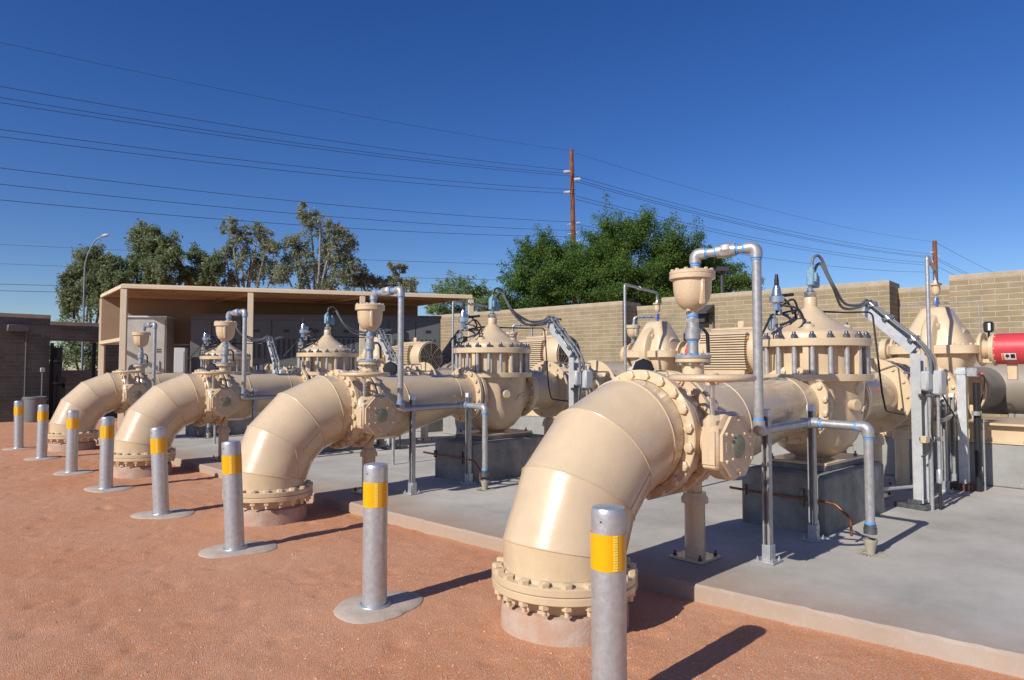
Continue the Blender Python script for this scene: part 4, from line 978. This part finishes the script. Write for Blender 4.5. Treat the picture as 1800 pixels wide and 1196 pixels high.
# black gate leaf standing open
t = thing('steel_gate', 'black steel gate leaf standing open in the block wall opening', 'gate', (4.86, YW + .1, 0))
b = MB()
for k in range(12): b.box((.02 + k * .012, -.06 * k, 1.2), (.03, .03, 2.3 if k % 3 else 2.4), 0)
for z in (.25, 1.2, 1.9): b.box((.10, -.33, z), (.16, .72, .05), 0, rz=0)
b.build('bars', 'gate', t); MB().box((.20, -.33, .75), (.02, .66, 1.3), 0, rz=.18).build('lower_panel', 'gate', t)
MB().box((.0, .0, 1.25), (.09, .09, 2.5), 0).build('post', 'gate', t)
t = thing('gate_post', 'black steel post at the far side of the gate opening', 'post', (6.05, YW + .1, 0)); MB().box((0, 0, 1.27), (.11, .11, 2.54), .004).build('tube', 'gate', t)
MB().box((0, -.06, 1.1), (.05, .03, .2), .004).build('latch', 'gate', t)
t = thing('wall_light', 'grey shoebox wall light above the trash can on the dark wall', 'wall light', (3.90, YW, 0))
b = MB(); b.box((0, -.13, 2.93), (.54, .25, .20), .01); b.build('hood', 'fixture2', t); MB().box((0, -.06, 2.78), (.2, .12, .14), .01).build('back_box', 'fixture', t)
MB().cyl((.24, -.03, 0), (.24, -.03, 2.85), .022, 8).build('conduit', 'fixture2', t)
t = thing('card_reader_post', 'small grey pedestal with a box beside the black gate', 'pedestal', (4.55, YW - .3, 0)); MB().cyl((0, 0, 0), (0, 0, 1.55), .03, 10).build('post', 'fixture2', t); MB().box((0, 0, 1.62), (.12, .10, .14), .01).build('box', 'boxgrey', t)
t = thing('trash_can', 'round grey plastic trash can with lid rim by the dark wall', 'trash can', (4.33, 25.72, 0))
b = MB(); b.lathe([(.25, .0), (.26, .02), (.305, .72), (.32, .73), (.32, .78), (.30, .79), (.28, .74), (.24, .1)], n=32); b.build('barrel', 'bin', t)
b = MB()
for a in (rad(150), rad(330)): b.box((cos(a) * .33, sin(a) * .33, .70), (.06, .12, .05), .015, a)
b.build('handle', 'bin', t)
# white building and low wall behind the gate
t = thing('white_building', 'white walled building seen through the gate opening', 'building', (6.2, 39, 0))
MB().box((-3, 2, 1.2), (6.6, 4, 2.5), 0).build('wall', 'house', t)
MB().prism([(-.2, 2.4), (-6.6, 2.4), (-6.4, 2.75), (-.4, 2.75)], lambda x, z, q: V(x, -.3 + 4.6 * q, z), 0).build('roof', 'fixture2', t)
o = MB().box((13, 33, .8), (20, .2, 1.6), 0).build('low_wall', 'brickd', smooth=False); tag(o, 'low block wall outside, seen through the gate', 'wall')

# ------------------------------------------------------------------ equipment shelter
FL = V(5.56, 21.31, 0); BL = V(5.85, 24.7, 0); FR = V(14.5, 16.63, 0); BR = FR + (BL - FL); ZR = 4.05
t = thing('equipment_shelter', 'long tan steel shelter with flat roof over the grey electrical cabinets', 'shelter')
def quad_slab(m, c, z0, z1):
    m.add([(*p.xy, z0) for p in c] + [(*p.xy, z1) for p in c], [(0, 3, 2, 1), (4, 5, 6, 7)] + [(j, (j + 1) % 4, 4 + (j + 1) % 4, 4 + j) for j in range(4)])
b = MB(); quad_slab(b, [FL, FR, BR, BL], ZR - .03, ZR); b.build('roof', 'shel', t, smooth=False)
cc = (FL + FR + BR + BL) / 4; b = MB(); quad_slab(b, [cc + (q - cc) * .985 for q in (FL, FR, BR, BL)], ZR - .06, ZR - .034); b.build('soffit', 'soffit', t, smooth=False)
def beam(m, a, b_, z, w, h):
    d = b_ - a; rz = math.atan2(d.y, d.x); c = (a + b_) / 2; m.box((c.x, c.y, z), (d.length, w, h), .004, rz)
b = MB()
for a, c in ((FL, FR), (BL, BR)): beam(b, a, c, ZR - .08, .07, .095)
for a, c in ((FL, BL), (FR, BR)): beam(b, a, c, ZR - .08, .07, .092)
b.build('fascia', 'shel', t)
b = MB()
for f in (.335, .655): beam(b, FL.lerp(FR, f), BL.lerp(BR, f), ZR - .13, .10, .16)
for f in (.22, .45, .7): beam(b, FL.lerp(BL, f), FR.lerp(BR, f), ZR - .09, .08, .10)
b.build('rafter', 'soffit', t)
u = (FR - FL).normalized(); rz = math.atan2(u.y, u.x)
for f in (.005, .335, .655, .995):
    for A_, B_ in ((FL, FR), (BL, BR)):
        p = A_.lerp(B_, f); MB().box((p.x, p.y, (ZR - .16) / 2), (.16, .16, ZR - .16), .006, rz).build('post', 'shel', t)
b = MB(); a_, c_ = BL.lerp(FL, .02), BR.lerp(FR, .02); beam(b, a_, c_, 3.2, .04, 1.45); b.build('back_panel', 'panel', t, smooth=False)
b = MB(); beam(b, FL, BL, 2.48, .08, .10); beam(b, BL, BR, 2.48, .08, .10); b.build('rail', 'shel', t)
# motor control cabinets
A0 = V(7.77, 22.35, 0); A1 = V(13.94, 17.56, 0); d = (A1 - A0); Lc = d.length; rz = math.atan2(d.y, d.x)
t = thing('electrical_cabinet_row', 'long row of dark grey electrical cabinets with louvred doors under the shelter', 'electrical cabinet', A0, rz)
ZT = 3.38
MB().box((Lc / 2, .36, ZT / 2 - .03), (Lc, .72, ZT - .02), .01).build('enclosure', 'cabinet', t)
MB().box((Lc / 2, .35, ZT - .02), (Lc + .06, .80, .05), .01).build('top_cap', 'cabinet', t)
pxs = [334, 371, 422, 473, 525, 578, 629, 679, 729, 774]
xs = [0]
fr = [0, .085, .20, .317, .435, .556, .671, .785, .898, 1.0]
for i in range(9):
    x0 = fr[i] * Lc + .02; x1 = fr[i + 1] * Lc - .02; w = x1 - x0; cx = (x0 + x1) / 2
    dd = MB().box((cx, -.012, ZT / 2 - .06), (w, .03, ZT - .24), .006).build('door', 'cabinet', t)
    if i > 0:
        m = MB()
        for q in range(4):
            for kk in range(1): m.box((cx - w * .27 + q * w * .18, -.029, 2.30), (w * .10, .006, .62), 0)
        m.build('louvre', 'cabin2', dd, smooth=False)
        m = MB(); m.box((cx, -.034, 2.86), (.17, .012, .09), 0); m.build('label_plate', 'black', dd)
        m = MB(); m.box((cx + .02, -.035, 1.66), (.13, .02, .26), .01); m.build('handle_recess', 'black', dd)
        m = MB(); m.box((cx + .02, -.05, 1.68), (.03, .02, .15), .004); m.build('handle', 'chrome', dd)
a0 = V(6.15, 23.3, 0); a1 = V(7.12, 22.5, 0); dd = a1 - a0
t = thing('steel_cabinet', 'single pale steel cabinet at the left end under the shelter', 'electrical cabinet', a0, math.atan2(dd.y, dd.x))
w = dd.length
MB().box((w / 2, .3, 1.62), (w, .6, 3.24), .01).build('enclosure', 'stain', t); MB().box((w / 2, -.012, 1.66), (w - .08, .03, 3.0), .006).build('door', 'stain', t)
MB().box((w / 2, .28, 3.26), (w + .05, .70, .05), .006).build('drip_cap', 'alu', t)
MB().box((w * .85, -.05, 1.75), (.05, .05, .3), .01).build('handle', 'chrome', t)
m = MB()
for kx in range(3):
    for kz in range(2): m.box((w * .80 + kx * .05, -.03, 2.25 - kz * .07), (.03, .012, .045), 0)
m.build('indicator', 'black', t)
t = thing('grey_panel_box', 'narrow light grey panel box at the left end of the cabinet row', 'electrical box', (7.42, 22.1, 0), rz)
MB().box((0, 0, 1.15), (.32, .25, 2.3), .01).build('enclosure', 'boxgrey', t); MB().box((0, -.13, 1.2), (.26, .02, 2.0), .004).build('door', 'boxgrey', t)

# ------------------------------------------------------------------ trees
def vdir(px, Z):
    a = rad(45.57); f = V(cos(a), sin(a), 0); r = V(sin(a), -cos(a), 0); return (f + r * ((px - 900) / 1200)) * Z
def tree(name, label, px, Z, lobes, leaf, bark, nleaf, size, droop=0., trunk_r=.22, seed=1, spread=.55, aspect=2.2, group='trees beyond the wall', grow=1.2, dens=1.):
    """lobes: (dx metres sideways, height, radius_side, radius_up)"""
    R = random.Random(seed); base = vdir(px, Z); t = thing(name, label, 'tree', base, 0, group)
    a = rad(45.57); side = V(sin(a), -cos(a), 0); dep = V(cos(a), sin(a), 0)
    tr = MB(); lv = MB(); vs = []; fs = []
    hmin = min(l[1] - l[3] for l in lobes)
    fork = V(0, 0, max(1.2, hmin * .6)); tr.tube([V(0, 0, -.1), fork * .5 + side * R.uniform(-.15, .15), fork], [trunk_r * 1.2, trunk_r, trunk_r * .85], 10)
    clumps = []
    for (dx, h, rs, ru) in lobes:
        rs *= grow; ru *= grow
        c = side * dx + V(0, 0, h) + dep * R.uniform(-.6, .6)
        mid = fork.lerp(c, .5) + side * R.uniform(-.3, .3) + dep * R.uniform(-.3, .3)
        path = spline([fork, mid, c, c + V(0, 0, ru * .6)], 4); m = len(path)
        tr.tube(path, [trunk_r * .62 * (1 - .88 * i / m) for i in range(m)], 7)
        nc = max(8, int(20 * rs * ru * dens))
        for i in range(nc):
            while True:
                u = V(R.uniform(-1, 1), R.uniform(-1, 1), R.uniform(-1, 1))
                if .2 < u.length < 1: break
            u *= R.choice((1, 1, 1, 1.25))
            q = c + side * u.x * rs + dep * u.y * rs * .9 + V(0, 0, u.z * ru)
            cr = spread * R.uniform(.4, 1.1); clumps.append((q, cr))
            if i % 2 == 0:
                st = c.lerp(q, .1) - V(0, 0, R.uniform(0, ru * .3)); tr.tube([st, st.lerp(q, .5) + V(0, 0, -.05), q], [trunk_r * .18, trunk_r * .12, trunk_r * .04], 5)
    per = max(6, int(nleaf / len(clumps))); mid_c = sum((q for q, _ in clumps), V(0, 0, 0)) / len(clumps)
    for q, cr in clumps:
        cnt = int(per * (cr / spread) ** 1.4) + 3; out = (q - mid_c); out = (out.normalized() if out.length > .1 else V(0, 0, 1)) + V(R.gauss(0, .45), R.gauss(0, .45), R.gauss(.25, .4) - droop * 1.6)
        out = out.normalized() * cr * 1.5; nt_ = R.choice((2, 3, 3)); tw = [out + V(R.gauss(0, .5), R.gauss(0, .5), R.gauss(0, .4)) * cr for _ in range(nt_)]
        for i in range(cnt):
            ax_ = tw[i % nt_]; f = R.uniform(-.35, 1.0) if R.random() < .75 else R.uniform(-.5, .3); wd = cr * (.42 - .28 * max(0, f))
            g_ = ax_ * f + V(R.gauss(0, 1), R.gauss(0, 1), R.gauss(0, .8)) * wd
            if droop: g_.z -= abs(R.gauss(0, .6)) * droop * cr * max(.2, f)
            p = q + g_; d1 = V(R.uniform(-1, 1), R.uniform(-1, 1), R.uniform(-1, 1 - droop * .8))
            if d1.length < .1: continue
            d1.normalize(); d2 = d1.cross(V(R.uniform(-1, 1), R.uniform(-1, 1), R.uniform(-1, 1)))
            if d2.length < .1: continue
            d2.normalize(); s = size * R.uniform(.6, 1.3); d1 *= s * aspect * .5; d2 *= s * .5; k = len(vs)
            vs += [p - d1, p + d2, p + d1, p - d2]; fs.append((k, k + 1, k + 2, k + 3))
    tr.build('trunk', bark, t)
    me = bpy.data.meshes.new('crown'); me.from_pydata([tuple(p) for p in vs], [], fs); me.materials.append(M[leaf]); o = bpy.data.objects.new('crown', me); COL.objects.link(o); o.parent = t
    return t
u = 42 / 1200.
def LB(px0, Z, spec):  # spec: (px, py, rpx, rpy) in picture units -> metres at distance Z
    return [((x - px0) * Z / 1200, 1.65 + (649 - y) * Z / 1200, rx * Z / 1200, ry * Z / 1200) for x, y, rx, ry in spec]
GB = 'grey green trees behind the shelter'
tree('weeping_tree', 'drooping green tree behind the street lamp left of the shelter', 160, 42, LB(160, 42, [(140, 465, 24, 24), (172, 452, 24, 18), (195, 475, 22, 30), (128, 500, 16, 34), (165, 505, 26, 30), (200, 520, 16, 26), (122, 530, 10, 18)]), 'euca2', 'bark2', 26000, .07, 1.3, .14, 1, .42, 3.4, GB, .95, 1.5)
tree('eucalyptus_tree', 'tall bushy grey green tree behind the left end of the shelter roof', 255, 42, LB(255, 42, [(234, 405, 16, 16), (275, 425, 26, 26), (240, 450, 30, 28), (285, 470, 30, 32), (220, 485, 26, 26), (255, 495, 40, 24), (305, 450, 12, 26)]), 'euca2', 'bark', 36000, .07, 1.0, .15, 2, .42, 3.2, GB, .98, 1.4)
tree('eucalyptus_tree', 'lower rounded grey green tree between the two tall trees above the roof', 350, 43, LB(350, 43, [(350, 455, 24, 20), (328, 485, 22, 20), (378, 480, 20, 24), (352, 492, 30, 16)]), 'euca2', 'bark', 17000, .07, .9, .12, 3, .4, 3.2, GB, 1.0, 1.4)
tree('eucalyptus_tree', 'sparse tall grey tree with visible limbs above the middle of the shelter', 435, 44, LB(435, 44, [(408, 398, 17, 16), (422, 425, 20, 20), (455, 408, 20, 16), (470, 438, 20, 22), (398, 448, 14, 20), (437, 462, 28, 22), (478, 475, 20, 22), (412, 486, 22, 14)]), 'euca', 'bark', 17000, .07, .7, .14, 4, .36, 3.0, GB, 1.02, 1.5)
tree('eucalyptus_tree', 'tallest grey eucalyptus with open crown and pale limbs above the shelter', 548, 44, LB(548, 44, [(538, 372, 26, 14), (516, 428, 19, 20), (562, 398, 20, 16), (584, 414, 20, 22), (604, 424, 18, 20), (578, 452, 30, 26), (530, 462, 26, 22), (608, 470, 26, 26), (562, 490, 36, 18), (505, 480, 16, 18)]), 'euca', 'bark', 26000, .07, .7, .16, 5, .36, 3.0, GB, 1.02, 1.5)
tree('eucalyptus_tree', 'small grey green tree low above the roof, left of the little slim tree', 645, 46, LB(645, 46, [(630, 488, 18, 16), (662, 490, 14, 12)]), 'euca', 'bark', 7000, .07, .6, .10, 6, .36, 3.0, GB, 1.05, 1.5)
tree('eucalyptus_tree', 'little slim grey green tree above the right half of the shelter roof', 703, 46, LB(703, 46, [(703, 480, 13, 16), (692, 498, 14, 14), (716, 500, 12, 14)]), 'euca', 'bark', 7500, .07, .6, .10, 7, .34, 3.0, GB, 1.05, 1.5)
tree('palo_verde_tree', 'light green feathery tree right behind the end of the shelter', 805, 34, LB(805, 34, [(795, 512, 30, 14), (780, 535, 28, 18), (830, 520, 26, 16), (815, 545, 44, 18), (860, 535, 26, 20)]), 'palo', 'bark2', 26000, .05, 0, .08, 8, .5, 2.4, grow=1.0)
tree('mesquite_tree', 'broad dark green mesquite crown left of the near utility pole', 960, 32, LB(960, 32, [(965, 500, 58, 50), (912, 530, 34, 28), (1005, 500, 40, 48), (950, 455, 30, 20), (985, 455, 22, 14), (925, 490, 26, 24), (960, 545, 70, 20)]), 'mesq', 'bark2', 150000, .045, 0, .10, 9, .62, 2.0, grow=1.0, dens=1.1)
tree('mesquite_tree', 'tallest dense dark green mesquite right of the near utility pole', 1110, 31, LB(1110, 31, [(1110, 470, 74, 62), (1060, 480, 50, 54), (1165, 485, 60, 54), (1085, 415, 36, 22), (1130, 415, 38, 20), (1110, 530, 96, 30), (1050, 440, 26, 22), (1180, 445, 36, 24)]), 'mesq', 'bark2', 230000, .045, 0, .10, 10, .62, 2.0, grow=1.0, dens=1.1)
tree('mesquite_tree', 'dark green mesquite behind the front air valve, right end of the tree mass', 1240, 32, LB(1240, 32, [(1225, 470, 36, 30), (1255, 465, 30, 18), (1250, 495, 44, 26), (1290, 500, 26, 18)]), 'mesq', 'bark2', 65000, .045, 0, .08, 11, .55, 2.0, grow=1.0, dens=1.1)
tree('palo_verde_tree', 'dark branched small tree seen through the gate opening', 143, 34, [(-.6, 3.0, 1.2, .9), (.6, 2.6, 1.2, 1.0), (0, 1.6, 1.6, .9), (1.5, 2.2, 1.2, 1.2)], 'euca2', 'bark2', 14000, .07, 0, .10, 12, .4, 2)

# ------------------------------------------------------------------ street lamp, flood light, poles and wires
q = vdir(145, 30)
t = thing('street_lamp', 'tall grey street lamp with curved arm in front of the drooping tree', 'street lamp', q)
side = V(sin(rad(45.57)), -cos(rad(45.57)), 0)
MB().cyl((0, 0, 0), (0, 0, 6.2), .06, 12, .035).build('pole', 'lamp', t)
MB().tube(spline([V(0, 0, 6.15), side * .10 + V(0, 0, 6.65), side * .42 + V(0, 0, 7.3), side * .8 + V(0, 0, 7.56)]), [.03] * 24 + [.025], 8).build('arm', 'lamp', t)
MB().lathe([(.03, 0), (.06, .06), (.075, .20), (.04, .30)], side * .72 + V(0, 0, 7.54), side + V(0, 0, .15), 14).build('lamp_head', 'boxgrey', t)
q = vdir(1271, 27); t = thing('flood_light', 'dark rectangular flood light on a thin pole against the mesquite', 'flood light', q)
MB().cyl((0, 0, 0), (0, 0, 5.5), .07, 10).build('pole', 'fixture', t); MB().box((0, 0, 5.60), (.45, .45, .18), .01, rad(45)).build('lamp_head', 'fixture', t)

def pole(px, Z, h, lab, lean=0):
    q = vdir(px, Z); t = thing('utility_pole', lab, 'utility pole', q, 0, 'wooden utility poles carrying the wires')
    MB().cyl((0, 0, 0), side * lean + V(0, 0, h), .23 * Z / 50, 14, .15 * Z / 50).build('post', 'wood', t)
    for z, sg in ((h - 1.6, -1), (h - 2.25, 1), (h - 3.15, -1)):
        p = V(0, 0, z) + side * (lean * z / h); MB().tube([p, p + side * sg * .6 + V(0, 0, .06 if sg > 0 else -.06)], .11, 8).build('insulator', 'insul', t)
    for z in (h - 5.6, h - 6.3, h - 6.9): p = V(0, 0, z) + side * (lean * z / h); MB().tube([p - side * .4, p + side * .5 + V(0, 0, .15)], .05, 6).build('cable_bracket', 'insul', t)
    return q
h1 = 17.9; p1 = pole(1013, 50, h1, 'near wooden utility pole rising from the dark green trees', -.30); p2 = pole(1648, 95, 19.6, 'far wooden utility pole behind the block wall at the right')
p0 = V(*(p1 + (p1 - p2) * (65 / (p1 - p2).length)).xy, 0)
def wire(a, b_, sag, r=.016, label='', n=28):
    pts = [a.lerp(b_, i / n) - V(0, 0, 4 * sag * (i / n) * (1 - i / n)) for i in range(n + 1)]
    o = MB().tube(pts, r, 5).build('overhead_wire', 'wire'); return tag(o, label, 'wire', 'overhead wires strung between the utility poles')
def zat(py, Z): return 1.65 + (649 - py) * Z / 1200
# left span: heights at the pole (pixel rows at x=1000) and where each wire leaves the picture at x=0
spanl = [(262, 68), (297, 147), (303, 167), (307, 176), (331, 224), (338, 237), (389, 293), (404, 322), (415, 350)]
nm = ['topmost thin', 'second', 'third', 'fourth', 'fifth', 'sixth', 'seventh', 'eighth', 'ninth']
# parameter of the x=0 crossing on the chord p1->p0
import itertools
def proj_u(p):  # (lateral/depth)
    a = rad(45.57); Zc = p.x * cos(a) + p.y * sin(a); L = p.x * sin(a) - p.y * cos(a); return L / Zc, Zc
lo, hi = 0., 1.
for _ in range(50):
    m = (lo + hi) / 2; uu, zz = proj_u(p1.lerp(p0, m))
    if uu > -.75: lo = m
    else: hi = m
tc_ = lo; Zc = proj_u(p1.lerp(p0, tc_))[1]
for i, (ya, yb) in enumerate(spanl):
    za = zat(ya, 50) ; zb_ = zat(yb, Zc); sag = 1.15 + .05 * (i % 3)
    z0 = (zb_ + 4 * sag * tc_ * (1 - tc_) - za * (1 - tc_)) / tc_
    off = side * (-.5 if i % 2 else .35) if i else V(0, 0, 0)
    wire(V(p1.x, p1.y, za), V(p0.x, p0.y, z0), sag, .009 if i == 0 else .013, 'overhead wire from the near pole to the upper left, %s from the top' % nm[i])
spanr = [(265, 424), (306, 446), (312, 451), (316, 453), (342, 462), (348, 466), (392, 478)]
for i, (ya, yb) in enumerate(spanr):
    wire(V(p1.x, p1.y, zat(ya, 50)), V(p2.x, p2.y, zat(yb, 95)), .9, .011 if i == 0 else .017, 'overhead wire sagging from the near pole to the far pole, %s from the top' % nm[i])
p3 = p2 + (p2 - p1).normalized() * 90
for i, (ya, yb) in enumerate([(424, 470), (451, 498), (455, 503), (466, 515)]):
    wire(V(p2.x, p2.y, zat(ya, 95)), V(p3.x, p3.y, zat(yb, 95) - 0), 1.2, .022, 'overhead wire leaving the far pole to the right, %s from the top' % nm[i])
for i, (y0, y1) in enumerate([(427, 466), (462, 493), (500, 514), (512, 523)]):
    a = vdir(-120, 58); c = vdir(1010, 58); a.z = zat(y0 - 4, 58); c.z = zat(y1 + 2, 58)
    wire(a, c, .15, .016 if i < 2 else .024, 'low distant wire passing behind the trees left of the shelter, %s from the top' % nm[i])

# ------------------------------------------------------------------ light
SUN_EL = 33.; to_sun = V(-cos(rad(SUN_EL)) * cos(rad(.8)), -cos(rad(SUN_EL)) * sin(rad(.8)), sin(rad(SUN_EL)))
ld = bpy.data.lights.new('sun', 'SUN'); ld.energy = 4.75; ld.angle = rad(.5); ld.color = (1, .96, .89)
lo_ = bpy.data.objects.new('sun', ld); COL.objects.link(lo_); lo_.rotation_euler = to_sun.to_track_quat('Z', 'Y').to_euler()
w = bpy.data.worlds.new('World'); scene.world = w; w.use_nodes = True; N = w.node_tree.nodes; bg = N['Background']
sky = N.new('ShaderNodeTexSky'); sky.sky_type = 'NISHITA'; sky.sun_disc = False; sky.sun_elevation = rad(SUN_EL)
sky.sun_rotation = math.atan2(to_sun.x, to_sun.y); sky.air_density = 1.0; sky.dust_density = .25; sky.ozone_density = 4.0; sky.altitude = 600
hs = N.new('ShaderNodeHueSaturation'); hs.inputs['Saturation'].default_value = 1.27; hs.inputs['Value'].default_value = 1.33; hs.inputs['Hue'].default_value = .517
w.node_tree.links.new(sky.outputs[0], hs.inputs['Color']); w.node_tree.links.new(hs.outputs[0], bg.inputs[0]); bg.inputs[1].default_value = .078
cam = bpy.data.cameras.new('camera'); co = bpy.data.objects.new('camera', cam); COL.objects.link(co); scene.camera = co
cam.sensor_width = 36; cam.lens = 24; cam.clip_end = 4000; cam.clip_start = .05
co.location = (0, 0, 1.65); pt = math.atan(51 / 1200); a = rad(45.57)
co.rotation_euler = V(cos(a) * cos(pt), sin(a) * cos(pt), sin(pt)).to_track_quat('-Z', 'Y').to_euler()
vs_ = scene.view_settings; vs_.view_transform = 'Standard'; vs_.look = 'None'; vs_.exposure = 0; vs_.gamma = 1
for o in bpy.data.objects:
    if 'used' in o.keys(): del o['used']
